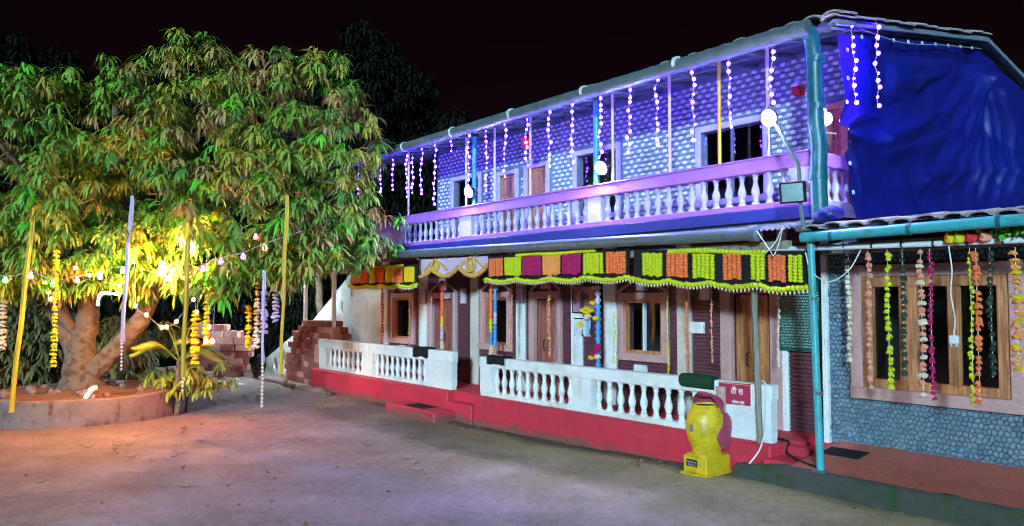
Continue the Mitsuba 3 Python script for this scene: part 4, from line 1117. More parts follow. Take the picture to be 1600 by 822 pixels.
for s in (1, -1):
    wing = ball((0, 0, 0), (0.05, 0.15, 0.24), 3)
    v = np.array(wing.vertices)
    v[:, 1] += 0.2 * v[:, 2] * v[:, 2] / 0.24 + 0.015 * np.sin(v[:, 2] * 16)
    wing.vertices = v
    put('wing', at_bin(moved(turned(turned(wing, [1, 0, 0], -6), [0, 1, 0], s * -5), s * 0.222, 0.07, 0.57)), 'm_bin_red', k, smooth=True)
def hood_shell(u, v):
    a, b = -0.10 * np.pi + 1.2 * np.pi * u, 0.5 * np.pi * v
    r = 0.205 * np.sin(b) + 0.01
    return np.stack([0.88 * r * np.cos(a) * 1.06, 0.035 + r * np.sin(a) * 1.05 - 0.10 * np.cos(b) ** 2, 0.875 + 0.175 * np.cos(b) ** 0.8], 1)
hood = grid(hood_shell, 36, 14)
back = grid(lambda u, v: np.stack([0.88 * (0.302 - 0.085 * v ** 2) * np.cos(0.05 + u * (np.pi - 0.1)), (0.302 - 0.085 * v ** 2) * np.sin(0.05 + u * (np.pi - 0.1)) + 0.01, 0.42 + 0.48 * v], 1), 32, 14)
put('hood', at_bin(hood), 'm_bin_red', k, smooth=True)
put('back', at_bin(back), 'm_bin_red', k, smooth=True)
beak = lathe([(0.095, 0.0), (0.07, 0.05), (0.025, 0.10), (0.0, 0.115)], 14, (1, 0.40))
put('beak', at_bin(moved(turned(beak, [1, 0, 0], 68), 0, -0.055, 1.03)), 'm_bin_red', k, smooth=40)
put('plate', at_bin(box(-0.13, 0.04, -0.256, -0.247, 0.115, 0.205)), 'm_black', k, label='small dark plate on the bin base')
put('plate_text', at_bin(cat_([box(-0.118 + 0.015 * i, -0.109 + 0.015 * i, -0.2575, -0.2555, 0.125 + 0.036 * j, 0.148 + 0.036 * j) for i in range(10) for j in range(2) if (i + j) % 4])), 'm_wire', k)
put('badge', at_bin(moved(box(-0.035, 0.035, -0.006, 0.006, -0.045, 0.045, 0.004), -0.02, -0.286, 0.61)), 'm_bamboo', k)
for s in (-1, 1):
    put('foot', at_bin(ball((s * 0.085, -0.185, 0.262), (0.07, 0.09, 0.03), 2)), 'm_bin_yellow', k, smooth=True)
put('wooden_post', roughened(tube([(-6.43, 8.66, 0.555), (-6.43, 8.665, 0.9), (-6.43, 8.66, 1.22)], 0.062, 12), 0.006, 9, 2), 'm_pink_plaster', smooth=40, label='short thick brown post standing on the plinth behind the yellow bin', cat='post')

# ------------------------------------------------------------------ bamboo pole, pipes, cables
bp = put('bamboo_pole', roughened(tube(curve([(-5.84, 8.66, 0.555), (-5.855, 8.655, 1.4), (-5.87, 8.63, 2.2), (-5.86, 8.62, 2.8), (-5.865, 8.60, 3.14)], 6), [0.036 + 0.012 * t for t in np.linspace(0, 1, 25)], 12), 0.006, 6, 3), 'm_bamboo', smooth=40,
         label='weathered bamboo pole propping the veranda gutter beside the golden brown door', cat='pole')
pv = put('pvc_pipe', tube([(-5.82, 8.56, 3.03), (-4.6, 8.57, 3.0), (-3.6, 8.58, 2.985), (-1.6, 8.58, 2.96)], 0.032, 10), 'm_pvc', smooth=40, label='thin white pipe slung below the annex gutter, carrying the garlands', cat='pipe')
for x in np.arange(-5.6, -1.8, 0.33):
    put('tie', tube([(x - 0.008, 8.57, 3.025 - 0.0165 * (x + 5.8)), (x + 0.008, 8.57, 3.025 - 0.0165 * (x + 5.8))], 0.036, 8), 'm_black', pv)
k = thing('flower_spray', 'spray of artificial roses and lime leaves laid along the white pipe', 'flowers')
for x, m in ((-3.42, 'm_yellow'), (-3.235, 'm_rose'), (-3.10, 'm_salmon'), (-3.34, 'm_yellow_green')):
    put('rose', cat_([roughened(moved(turned(cup(0.075 - 0.02 * i, 0.08, 9), [1, 0, 0], 60), x, 8.50 - 0.015 * i, 3.045), 0.008, 30, i) for i in range(3)]), m, k, smooth=50)
lf = []
for i in range(90):
    x = R.uniform(-3.48, -2.55) if i % 2 else R.uniform(-3.05, -2.55)
    l = grid(lambda u, v: np.stack([(v - 0.5) * 0.045 * np.sin(np.pi * (0.12 + 0.88 * u)), 0.09 * u, 0.02 * np.sin(u * 3)], 1), 5, 3)
    l = turned(turned(l, [1, 0, 0], R.uniform(-60, 80)), [0, 0, 1], R.uniform(0, 360))
    lf.append(moved(l, x, 8.53 + R.uniform(-0.05, 0.03), 3.03 + R.uniform(-0.02, 0.05)))
put('leaves', cat_(lf), 'm_leaf_lime', k, kind='stuff')
put('cable', tube(curve([(-5.95, 8.80, 1.32), (-5.80, 8.72, 1.33), (-5.76, 8.70, 1.2), (-5.77, 8.70, 0.85), (-5.76, 8.58, 0.56), (-5.83, 8.54, 0.4), (-5.95, 8.42, 0.2), (-5.99, 8.36, 0.135)], 8), 0.011, 7), 'm_wire_white', smooth=40, label='white cable running down the balustrade end to the ground', cat='cable')
put('cable', tube(curve([(-5.62, 8.33, 3.25), (-5.42, 8.30, 3.0), (-5.36, 8.29, 2.93), (-5.30, 8.30, 3.05), (-5.24, 8.31, 3.28), (-5.33, 8.30, 3.10), (-5.47, 8.29, 2.96)], 10), 0.006, 6), 'm_wire_white', smooth=40, label='looped white cable hanging at the gutter joint', cat='cable')
put('cable', tube(curve([(-4.98, 8.36, 2.95), (-4.93, 8.40, 2.72), (-4.72, 8.42, 2.6), (-4.5, 8.44, 2.72), (-4.38, 8.5, 2.95)], 10), 0.007, 6), 'm_wire_white', smooth=40, label='slack white cable between the turquoise pipe and the first garland', cat='cable')
pc = put('plug_cord', tube(curve([(-3.47, 8.57, 2.95), (-3.45, 8.58, 2.7), (-3.47, 8.59, 2.45), (-3.44, 8.60, 2.2), (-3.455, 8.60, 2.02)], 8), 0.007, 6), 'm_wire_white', smooth=40, label='cream cord with a small plug hanging before the annex window', cat='cord')
put('plug', cat_(box(-3.50, -3.41, 8.57, 8.63, 1.93, 2.02, 0.012), box(-3.49, -3.475, 8.595, 8.605, 1.90, 1.93), box(-3.44, -3.425, 8.595, 8.605, 1.90, 1.93)), 'm_pvc', pc)
put('lantern', cat_(roughened(ball((-11.22, 9.2, 5.38), (0.10, 0.10, 0.13), 3), 0.012, 9)), 'm_rose', smooth=True, label='small red paper lantern under the eave above the upper wooden doors', cat='lantern')
lk = list(scene)[-1]
put('cord', tube([(-11.22, 9.2, 5.5), (-11.22, 9.2, 5.80)], 0.004, 4), 'm_wire', lk)
k = thing('bell_box', 'small red box with a clear dome on the brick-patterned wall by the eave', 'alarm box')
put('box', box(-5.99, -5.87, 9.78, 9.93, 5.28, 5.40, 0.01), 'm_rose', k)
put('dome', ball((-5.93, 9.84, 5.45), (0.05, 0.05, 0.06), 2), 'm_chip_white', k, smooth=True)
put('floor_mat', box(-13.9, -13.2, 8.15, 8.5, 0.211, 0.222), 'm_black_cloth', label='dark doormat on the low red step', cat='mat')
put('floor_mat', turned(box(-5.22, -4.72, 8.98, 9.3, 0.49, 0.5), [1, 0, 0], 8, (-5, 9.1, 0.49)), 'm_black_cloth', label='dark doormat on the red apron behind the turquoise pipe', cat='mat')
put('cable', tube(curve([(-5.82, 9.05, 0.566), (-5.63, 8.98, 0.56), (-5.6, 8.88, 0.45), (-5.35, 8.70, 0.425), (-5.28, 8.62, 0.43), (-4.95, 8.48, 0.42)], 8), 0.016, 6), 'm_black', smooth=40, label='black cable trailing across the red steps to the turquoise pipe', cat='cable')
# the masses of the crown: centre, radii, leaf whorls per square metre
CROWN = [((-18.42, 1.96, 5.52), (1.84, 1.84, 1.65), 5.0), ((-17.72, 2.04, 3.37), (1.39, 1.39, 0.76), 5.0), ((-17.25, 3.09, 5.87), (1.56, 1.56, 1.30), 5.0), ((-16.22, 4.36, 6.32), (1.24, 1.24, 1.27), 5.0), ((-15.11, 4.54, 5.32), (1.36, 1.36, 1.36), 5.0), ((-15.78, 3.13, 4.40), (1.56, 1.56, 1.14), 5.0), ((-14.24, 4.76, 4.26), (1.06, 1.06, 1.06), 5.0), ((-15.26, 5.92, 6.15), (1.38, 1.38, 1.36), 5.0), ((-15.15, 6.66, 6.67), (0.92, 0.92, 1.03), 5.0), ((-14.26, 6.00, 4.73), (1.25, 1.25, 1.38), 5.0), ((-15.11, 7.43, 5.81), (0.69, 0.69, 1.11), 5.0), ((-14.91, 7.16, 4.18), (0.78, 0.78, 0.94), 5.0), ((-14.71, 8.08, 3.85), (0.58, 0.58, 0.50), 5.0), ((-14.98, 4.54, 3.34), (0.73, 0.73, 0.91), 5.0), ((-14.26, 5.76, 3.53), (0.68, 0.68, 0.62), 5.0), ((-16.78, 2.56, 3.60), (1.23, 1.23, 0.86), 5.0), ((-19.99, 0.64, 5.19), (1.75, 1.75, 1.89), 5.0), ((-16.49, 4.29, 7.07), (0.66, 0.66, 0.53), 5.0), ((-17.60, 1.71, 3.23), (0.87, 0.87, 0.56), 5.0), ((-17.27, 3.57, 3.48), (1.19, 1.19, 0.66), 5.0), ((-17.71, 2.71, 3.14), (0.78, 0.78, 0.52), 5.0), ((-14.54, 4.64, 2.96), (0.48, 0.48, 0.60), 5.0), ((-13.86, 5.98, 3.15), (0.61, 0.61, 0.43), 5.0), ((-14.18, 7.00, 3.42), (0.54, 0.54, 0.44), 5.0), ((-16.52, 4.17, 3.79), (0.78, 0.78, 0.65), 5.0), ((-17.19, 1.79, 2.73), (0.49, 0.49, 0.36), 5.0), ((-16.46, 3.02, 2.92), (0.56, 0.56, 0.37), 5.0), ((-14.60, 4.43, 2.60), (0.38, 0.38, 0.38), 5.0), ((-16.39, 3.74, 3.12), (0.51, 0.51, 0.38), 5.0), ((-13.30, 6.05, 2.96), (0.38, 0.38, 0.30), 5.0), ((-13.90, 4.95, 3.18), (0.47, 0.47, 0.47), 5.0), ((-17.23, 2.37, 2.86), (0.56, 0.56, 0.40), 5.0), ((-16.74, 3.65, 2.75), (0.45, 0.45, 0.32), 5.0), ((-15.41, 4.03, 2.91), (0.43, 0.43, 0.39), 5.0), ((-17.96, 1.44, 2.92), (0.75, 0.75, 0.50), 5.0), ((-14.05, 5.43, 2.96), (0.48, 0.48, 0.36), 5.0)]
# ------------------------------------------------------------------ planter and mango tree
PX, PY = -18.2, 2.98
k = thing('planter', 'low round cement planter with red earth around the mango tree', 'planter')
ring = lathe([(1.93, -0.1), (1.90, 0.20), (1.88, 0.46), (1.84, 0.50), (1.74, 0.51), (1.70, 0.47), (1.70, 0.2)], 72)
put('wall', roughened(moved(ring, PX, PY, 0), 0.03, 1.6, 3), 'm_planter', k, smooth=40)
put('soil', roughened(moved(grid(lambda u, v: np.stack([1.72 * u * np.cos(v * 2 * np.pi), 1.72 * u * np.sin(v * 2 * np.pi), 0.47 + 0.10 * (1 - u)], 1), 24, 72), PX, PY, 0), 0.07, 2.2, 4), 'm_soil', k, smooth=True)
k = thing('ornament', 'white rosette-shaped ornament lying on the planter rim', 'ornament')
put('petals', cat_([moved(turned(cup(0.17 - 0.045 * i, 0.10, 11), [1, 0, 0], 50 + 8 * i), -16.62, 2.82, 0.62 + 0.01 * i) for i in range(3)]), 'm_white', k, smooth=50)
put('foot', roughened(ball((-16.63, 2.83, 0.52), (0.09, 0.09, 0.07), 2), 0.02, 8), 'm_white', k, smooth=True)
stones_on = []
for i in range(26):
    a, r = R.uniform(0, 6.28), R.uniform(0.4, 1.6)
    stones_on.append(roughened(ball((PX + r * math.cos(a), PY + r * math.sin(a), 0.53), R.uniform(0.03, 0.10), 1), 0.03, 6, i))
put('planter_stones', cat_(stones_on), 'm_planter', label='loose stones lying on the planter earth', cat='stones', kind='stuff')

MT = thing('mango_tree', 'large mango tree with drooping leaves standing in the round planter', 'tree')
def limb(pts, r0, r1, seed):
    c = curve(pts, 10)
    return roughened(roughened(tube(c, np.linspace(r0, r1, len(c)), 16), 0.05, 2.2, seed), 0.02, 7.0, seed + 3)


tc = curve([(-18.2, 2.95, 0.2), (-18.22, 2.95, 0.7), (-18.10, 2.90, 1.3), (-18.12, 2.98, 2.1), (-18.25, 3.12, 3.4), (-18.0, 3.3, 5.0), (-17.8, 3.4, 6.6)], 10)
tr_ = np.interp(np.linspace(0, 1, len(tc)), [0, 0.08, 0.17, 0.3, 0.5, 1], [0.62, 0.46, 0.40, 0.30, 0.20, 0.06])
put('trunk', roughened(roughened(tube(tc, tr_, 26), 0.09, 1.6, 1), 0.03, 6.0, 9), 'm_bark', MT, smooth=True)
for i, (pts, a, b) in enumerate([([(-18.12, 2.93, 1.0), (-18.3, 2.65, 1.75), (-18.5, 2.35, 2.4), (-18.8, 1.9, 2.9), (-19.2, 1.0, 4.0), (-19.4, -0.6, 5.2)], 0.24, 0.07), ([(-18.1, 2.95, 0.75), (-17.75, 3.4, 1.25), (-17.35, 3.87, 2.0), (-17.1, 4.2, 2.9), (-16.9, 4.4, 3.6), (-16.2, 5.6, 5.0)], 0.22, 0.07),
                                 ([(-17.25, 4.0, 2.4), (-16.6, 5.2, 3.2), (-15.4, 7.0, 3.9)], 0.11, 0.04), ([(-18.2, 3.1, 3.0), (-17.2, 2.2, 4.2), (-16.2, 1.2, 5.2)], 0.12, 0.04), ([(-18.15, 2.9, 1.6), (-17.9, 2.2, 2.5), (-17.4, 1.6, 3.4)], 0.12, 0.05)]):
    put('limb', limb(pts, a, b, 10 + i), 'm_bark', MT, smooth=True)


def whorl(seed, n=13, length=0.37, width=0.054, droop=1.0):
    """One drooping whorl of long leaves."""
    g = np.random.default_rng(seed)
    V, F = [], []
    for i in range(n):
        a = 2 * np.pi * (i / n) * 2.4 + g.uniform(-0.3, 0.3)
        L, w = length * g.uniform(0.7, 1.15), width * g.uniform(0.8, 1.2)
        el, sp = g.uniform(-0.3, 0.75), g.uniform(0.22, 0.85)
        p, d = np.array([0, 0, g.uniform(-0.05, 0.06)]), np.array([math.cos(a) * math.cos(el), math.sin(a) * math.cos(el), math.sin(el)])
        side = np.array([-math.sin(a), math.cos(a), g.uniform(-0.3, 0.3)])
        pts, ws = [], [0.25, 0.85, 1.0, 0.7, 0.04]
        for s in range(5):
            pts.append(p.copy())
            p = p + d * L / 4
            d = d + np.array([0, 0, -0.62 * droop * sp * 1.9])
            d /= np.linalg.norm(d)
        b = len(V)
        for q, s in zip(pts, ws):
            V += [q - side * w / 2 * s, q + side * w / 2 * s]
        for s in range(4):
            F += [[b + 2 * s, b + 2 * s + 1, b + 2 * s + 3], [b + 2 * s, b + 2 * s + 3, b + 2 * s + 2]]
    return np.array(V), np.array(F)


WH = [whorl(100 + i, n=int(R.integers(17, 24)), droop=R.uniform(1.0, 1.6)) for i in range(8)]


def depth_point(px, py, z):      # a point of the photograph's frame taken z metres away: only used to size the crown's masses
    r = FWD * 1200 + np.array([math.cos(YAW), math.sin(YAW), 0]) * (px - 800) + np.cross(np.array([math.cos(YAW), math.sin(YAW), 0]), FWD) * (411 - py)
    return EYE + r * z / 1200


LOBES = CROWN
tones = ['m_leaf_a', 'm_leaf_b', 'm_leaf_c', 'm_leaf_d', 'm_leaf_e']
spots = []
for (c, r, dens) in LOBES:
    c, r = np.array(c), np.array(r)
    area = 4 * np.pi * ((r[0] * r[1]) ** 1.6 / 3 + (r[0] * r[2]) ** 1.6 / 3 + (r[1] * r[2]) ** 1.6 / 3) ** (1 / 1.6)
    for _ in range(int(area * dens)):
        d = R.normal(size=3)
        d /= np.linalg.norm(d)
        lump = 0.80 + 0.42 * float(meshkit.noise((c + d * r) * 0.9, 5))
        p = c + d * r * lump * R.uniform(0.80, 1.03)
        if any(np.sum(((p - q[0]) / q[1]) ** 2) < 0.5 for q in LOBES) and R.random() < 0.8:
            continue
        if p[1] > 8.35 and p[2] > 2.6 or p[2] < 2.3:
            continue
        spots.append(p)
spots = np.array(spots)
tone_noise = meshkit.fbm(spots * 0.8, 3, 21)
tone_fine = R.random(len(spots))
tone = np.where(tone_fine + (tone_noise - 0.5) * 1.6 > 0.80, 2, np.where(tone_fine > 0.55, 1, np.where(tone_fine < 0.22, 3, 0)))
tone = np.where((R.random(len(spots)) < 0.07), 4, tone)
eye_d = np.linalg.norm(spots - EYE, axis=1)
order = np.argsort(eye_d)
mats_w = {(i, t): mikit.ply(WH[i], tones[t], smooth=False) for i in range(4) for t in range(5)}
cr = put('crown', ball((-17.9, 3.3, 5.6), (0.05, 0.05, 0.05), 0), 'm_bark', MT)
rest = {t: ([], []) for t in range(5)}
cnt = {t: 0 for t in range(5)}
for rank, i in enumerate(order):
    p, t = spots[i], int(tone[i])
    yaw, tx, ty, s = R.uniform(0, 2 * np.pi), R.uniform(-0.35, 0.35), R.uniform(-0.35, 0.35), R.uniform(0.8, 1.25)
    if rank < 300:
        copy_of('leaf_cluster', mats_w[int(R.integers(4)), t], cr, T().translate(p.tolist()).rotate([0, 0, 1], math.degrees(yaw)).rotate([1, 0, 0], math.degrees(tx)).scale(s))
        continue
    v, f = WH[int(R.integers(len(WH)))]
    cz, sz = math.cos(yaw), math.sin(yaw)
    m = np.array([[cz, -sz, 0], [sz, cz, 0], [0, 0, 1]]) @ np.array([[1, 0, 0], [0, math.cos(tx), -math.sin(tx)], [0, math.sin(tx), math.cos(tx)]])
    rest[t][0].append(v @ m.T * s + p)
    rest[t][1].append(f + cnt[t])
    cnt[t] += len(v)
for t, nm in enumerate(('green_leaves', 'olive_leaves', 'russet_leaves', 'dark_leaves', 'bright_leaves')):
    if rest[t][0]:
        put(nm, trimesh.Trimesh(np.vstack(rest[t][0]), np.vstack(rest[t][1]), process=False), tones[t], cr, kind='stuff')
# twigs from the limbs into the crown
tw = []
for i in order[::9]:
    p = spots[i]
    c = min(LOBES, key=lambda q: np.sum(((p - q[0]) / q[1]) ** 2))[0]
    q = p + (np.array(c) - p) * 0.55
    tw.append(tube([q, (p + q) / 2 + R.uniform(-0.05, 0.05, 3), p], [0.022, 0.015, 0.007], 4, False))
put('twigs', cat_(tw), 'm_bark', MT, kind='stuff')


# ------------------------------------------------------------------ lamps, bulbs and streamers in the tree
def warm_lamp(label, at, tilt):
    k = thing('bulb_lamp', label, 'lamp')
    ax = np.array([math.sin(tilt), 0.2 * math.sin(tilt), math.cos(tilt)])
    ax /= np.linalg.norm(ax)
    at = np.array(at)
    put('socket', tube([at + ax * 0.10, at + ax * 0.19], 0.028, 10), 'm_black', k, smooth=40)
    put('cord', tube([at + ax * 0.19, at + ax * 0.5 + [0, 0, 0.1], at + [0, 0, 1.2]], 0.006, 5), 'm_black', k)
    m = lathe([(0.0, -0.18), (0.04, -0.165), (0.07, -0.10), (0.068, -0.02), (0.045, 0.05), (0.028, 0.10), (0, 0.10)], 14)
    m.apply_transform(trimesh.geometry.align_vectors([0, 0, 1], ax))
    scene[key('bulb', k)] = mikit.ply(moved(m, *at), 'm_print_white', smooth=40, emitter=lamp(WARM_L, 0.5))


warm_lamp('upper glowing warm bulb lamp hanging in the tree', (-14.60, 4.05, 3.36), 0.22)
warm_lamp('glowing warm bulb lamp hanging left of and below the upper one', (-14.92, 3.66, 2.98), 0.15)
k = thing('bent_tube_lamp', 'bent glowing warm tube lamp low beside the mauve streamer', 'lamp')
scene[key('tube', k)] = mikit.ply(tube(curve([(-15.68, 2.76, 2.28), (-15.67, 2.77, 2.42), (-15.62, 2.81, 2.50), (-15.52, 2.94, 2.50), (-15.40, 3.09, 2.47)], 6), 0.022, 8), 'm_print_white', smooth=40, emitter=lamp(WARM_L * 0.6, 0.5))
put('socket', tube([(-15.40, 3.09, 2.47), (-15.34, 3.16, 2.46)], 0.03, 8), 'm_black', k)
put('cord', tube([(-15.34, 3.16, 2.46), (-15.33, 3.17, 3.6)], 0.006, 5), 'm_black', k)

k = thing('bulb_chain', 'chain of coloured festoon bulbs strung below the tree', 'light chain')
CB = [((-16.24, 1.38, 2.73), (0.1, 1, 0.3)), ((-15.95, 1.73, 2.81), (0.1, 0.2, 1)), ((-15.71, 2.05, 2.67), (0.1, 1, 0.35)), ((-15.45, 2.38, 2.73), (1, 0.05, 0.12)), ((-15.19, 2.70, 2.80), (0.65, 0.2, 1)), ((-14.94, 3.01, 2.90), (0.15, 0.25, 1)),
      ((-14.43, 3.66, 2.75), (1, 0.72, 0.05)), ((-14.25, 3.89, 2.78), (0.9, 0.8, 0.05)), ((-14.05, 4.13, 2.93), (0.5, 0.1, 1)), ((-13.86, 4.37, 3.06), (0.5, 0.12, 1)), ((-13.61, 4.68, 3.15), (0.65, 0.2, 1)), ((-13.37, 4.97, 3.31), (1, 0.7, 0.35)), ((-13.46, 4.84, 3.50), (1, 0.08, 0.08))]
put('wire', tube(curve([(-16.9, 0.5, 2.95)] + [np.add(c[0], (0, 0, 0.07)) for c in CB[:-1]] + [(-13.0, 5.5, 3.6)], 5), 0.006, 5), 'm_wire', k)
drop = lathe([(0.0, -0.055), (0.03, -0.05), (0.046, -0.02), (0.042, 0.01), (0.022, 0.045), (0.018, 0.06), (0.0, 0.06)], 12)
for c, q in CB:
    scene[key('bulb', k)] = mikit.ply(moved(drop, *c), 'm_print_white', smooth=40, emitter=lamp(np.array(q) ** 3 * 2.0, 0.02))
k = thing('star_lights', 'scattered warm white star lights around the tree trunk', 'fairy lights')
SL = [(-17.23, 1.56, 2.82), (-16.85, 2.06, 2.71), (-16.81, 2.12, 2.53), (-16.78, 2.16, 2.40), (-16.48, 2.51, 2.99), (-16.32, 2.72, 2.85), (-15.97, 3.17, 2.65), (-15.79, 3.37, 3.11), (-15.80, 3.42, 2.27), (-15.69, 3.58, 2.10), (-15.51, 3.82, 1.86), (-15.46, 3.89, 1.87),
      (-15.34, 4.03, 1.97), (-15.12, 4.27, 2.39), (-15.09, 4.33, 2.15), (-14.95, 4.41, 3.57), (-14.96, 4.52, 1.87)]
put('wire', tube(curve(SL, 3), 0.004, 4), 'm_wire', k)
star = cat_(*[turned(lathe([(0.0, -0.05), (0.014, 0.0), (0.0, 0.05)], 5), [1, 0.3, 0], a) for a in (0, 60, 120)])
for c in SL:
    scene[key('star', k)] = mikit.ply(moved(star, *c), 'm_print_white', emitter=lamp((9, 5, 2.0), 0.02))
k = thing('red_lights', 'pair of small glowing red lights before the stacked blocks', 'light')
for c in ((-15.00, 4.48, 1.60), (-14.93, 4.57, 1.60)):
    scene[key('bulb', k)] = mikit.ply(moved(drop, *c), 'm_print_white', smooth=40, emitter=lamp((60, 0.3, 0.2), 0.05))
put('wire', tube(curve([(-15.0, 4.48, 1.66), (-14.93, 4.57, 1.66), (-14.9, 4.6, 2.6), (-14.95, 4.6, 3.4)], 5), 0.004, 4), 'm_wire', k)


def streamer(label, top, bot, mat, r=0.05, tail=None, tail_to=None, tail_mat='m_cream'):
    """A flat cloth strip hung from the branches, slightly twisted, with a thread of beads under it."""
    k = thing('cloth_streamer', label, 'streamer')
    top, bot = np.array(top), np.array(bot)
    def f(u, v):
        a = 0.6 + 1.3 * np.sin(u * 2.3)
        s = (v - 0.5) * 2 * r
        b = np.sin(u * 14) * 0.006
        return np.stack([top[0] + (bot[0] - top[0]) * u + s * np.cos(a) + b, top[1] + (bot[1] - top[1]) * u + s * np.sin(a) + b, top[2] + (bot[2] - top[2]) * u], 1)
    put('strip', cat_(grid(f, 60, 5), tube([top, bot], r * 0.55, 8)), mat, k, smooth=60)
    if tail_to is not None:
        n = max(2, int((bot[2] - tail_to) / 0.062))
        put('thread', tube([bot, (bot[0], bot[1], tail_to)], 0.004, 4), 'm_wire_white', k)
        for i in range(n):
            copy_of('bead', BEAD[tail_mat], k, T().translate([bot[0], bot[1], bot[2] - 0.03 - (bot[2] - tail_to) * i / n]))


BEAD = {m: mikit.ply(ball((0, 0, 0), (0.026, 0.026, 0.022), 1), m, smooth=True) for m in ('m_cream', 'm_mauve')}
streamer('yellow cloth streamer hanging in front of the planter at the far left', (-15.66, 1.72, 4.0), (-16.0, 1.5, 0.42), 'm_pole_yellow', 0.042)
streamer('yellow cloth streamer with white beads beside the planter edge', (-13.98, 3.86, 4.1), (-14.14, 3.84, 1.05), 'm_pole_yellow', 0.045, None, 0.76)
streamer('yellow cloth streamer hanging nearest the veranda', (-12.90, 5.18, 4.2), (-13.08, 5.18, 1.08), 'm_pole_yellow', 0.036)
streamer('mauve beaded streamer hanging left of the two bulb lamps', (-14.59, 3.06, 4.2), (-14.78, 2.99, 1.65), 'm_mauve', 0.038, None, 1.14, 'm_mauve')
streamer('thin purple beaded streamer next to the yellow one nearest the veranda', (-13.19, 4.90, 2.9), (-13.28, 4.93, 1.3), 'm_mauve', 0.03, None, 0.5, 'm_cream')

for lab, x, y, zt, zb, m, r, p in (('yellow flower garland hanging over the planter at the far left', -15.46, 2.05, 3.25, 1.22, 'm_yellow', 0.065, 0.062), ('white flower garland at the left edge of the tree', -17.97, 1.50, 2.45, 1.4, 'm_cream', 0.10, 0.075),
                                   ('yellow flower garland right of the yellow streamer by the planter, upper one', -15.50, 4.64, 2.6, 1.5, 'm_yellow', 0.085, 0.07), ('yellow flower garland right of the yellow streamer by the planter, lower one', -15.66, 4.47, 2.2, 1.1, 'm_yellow', 0.10, 0.075),
                                   ('pale yellow flower garland before the stacked blocks', -15.0, 5.28, 2.3, 1.42, 'm_yellow', 0.075, 0.07), ('cream flower garland next to the pale yellow one', -14.88, 5.40, 2.8, 1.45, 'm_cream', 0.075, 0.07),
                                   ('mauve white flower garland, left one of the pair by the yellow streamer nearest the veranda', -14.76, 5.50, 3.1, 1.75, 'm_mauve', 0.085, 0.07), ('mauve white flower garland, right one of the pair by the yellow streamer nearest the veranda', -14.60, 5.66, 3.1, 1.95, 'm_mauve', 0.10, 0.07)):
    garland(lab, x, y, zt, zb, m, r, p)

# small palm-like plants under the lamps
def frond(base, tip, n, length, seed):
    g = np.random.default_rng(seed)
    base, tip = np.array(base), np.array(tip)
    mid = (base + tip) / 2 + [0, 0, 0.25]
    c = curve([base, mid, tip], n)
    ms = [tube(c, np.linspace(0.014, 0.004, len(c)), 5)]
    for i in range(4, len(c) - 1):
        d = c[i + 1] - c[i]
        d /= np.linalg.norm(d)
        s = np.cross(d, [0, 0, 1])
        s /= np.linalg.norm(s)
        for sg in (-1, 1):
            L = length * math.sin(math.pi * (0.15 + 0.8 * i / len(c))) * g.uniform(0.85, 1.1)
            e = c[i] + (s * sg * 0.9 + d * 0.45 + np.array([0, 0, -0.35])) * L
            w = np.cross(e - c[i], [0, 0, 1])
            w = w / (np.linalg.norm(w) + 1e-9) * 0.022
            m = (c[i] + e) / 2 + [0, 0, 0.03]
            ms.append(trimesh.Trimesh(np.array([c[i], m - w, m + w, e]), np.array([[0, 1, 2], [1, 3, 2]]), process=False))
    return cat_(ms)


k = thing('palm', 'small palm with arching yellow-lit fronds beside the tree trunk', 'palm')
put('trunk', limb([(-16.9, 4.5, 0.0), (-16.92, 4.5, 0.5), (-16.9, 4.52, 1.1)], 0.07, 0.05, 41), 'm_bark', k, smooth=True)
for i in range(9):
    a = i * 2.4
    put('frond', frond((-16.9, 4.52, 1.1), (-16.9 + 0.95 * math.cos(a), 4.52 + 0.95 * math.sin(a), 1.55 + 0.5 * math.sin(i * 1.7)), 14, 0.34, i), 'm_leaf_b', k)
k = thing('shrub', 'low leafy shrub between the planter and the stacked blocks', 'shrub')
vs = [(WH[i % 8][0] * 0.8 + [-17.2 + R.normal() * 0.35, 4.75 + R.normal() * 0.35, 0.45 + abs(R.normal()) * 0.3], WH[i % 8][1]) for i in range(46)]
put('foliage', cat_([trimesh.Trimesh(v, f, process=False) for v, f in vs]), 'm_leaf_b', k, kind='stuff')
put('stem', tube([(-17.2, 4.75, 0), (-17.15, 4.75, 0.6)], 0.03, 6), 'm_bark', k)

# ------------------------------------------------------------------ stacked blocks, rubble, stair
def stacked(label, origin, along, rows, mat_a, bw, bd, bh, name='block_stack', part='brick', depth=2):
    """Courses of blocks: rows lists (first, last) block of each course."""
    k = thing(name, label, 'block stack')
    a = np.array([along[0], along[1], 0.0])
    a /= np.linalg.norm(a)
    b = np.array([-a[1], a[0], 0.0])
    shapes = [mikit.ply(roughened(box(-bw / 2 + 0.004, bw / 2 - 0.004, -bd / 2 + 0.004, bd / 2 - 0.004, 0, bh - 0.006, 0.012), 0.008, 4, i), m) for i, m in enumerate(mat_a)]
    ang = math.degrees(math.atan2(a[1], a[0]))
    for j, (lo, hi) in enumerate(rows):
        for d in range(depth):
            for i in np.arange(lo + 0.5 * (j % 2), hi, 1.0):
                p = np.array(origin) + a * bw * (i + 0.5) + b * bd * (d + 0.5)
                z = bh * j
                copy_of(part, shapes[int(R.integers(len(shapes)))], k, T().translate([p[0] + R.uniform(-0.02, 0.02), p[1] + R.uniform(-0.02, 0.02), p[2] + z]).rotate([0, 0, 1], ang + R.uniform(-3, 3)))
    return k


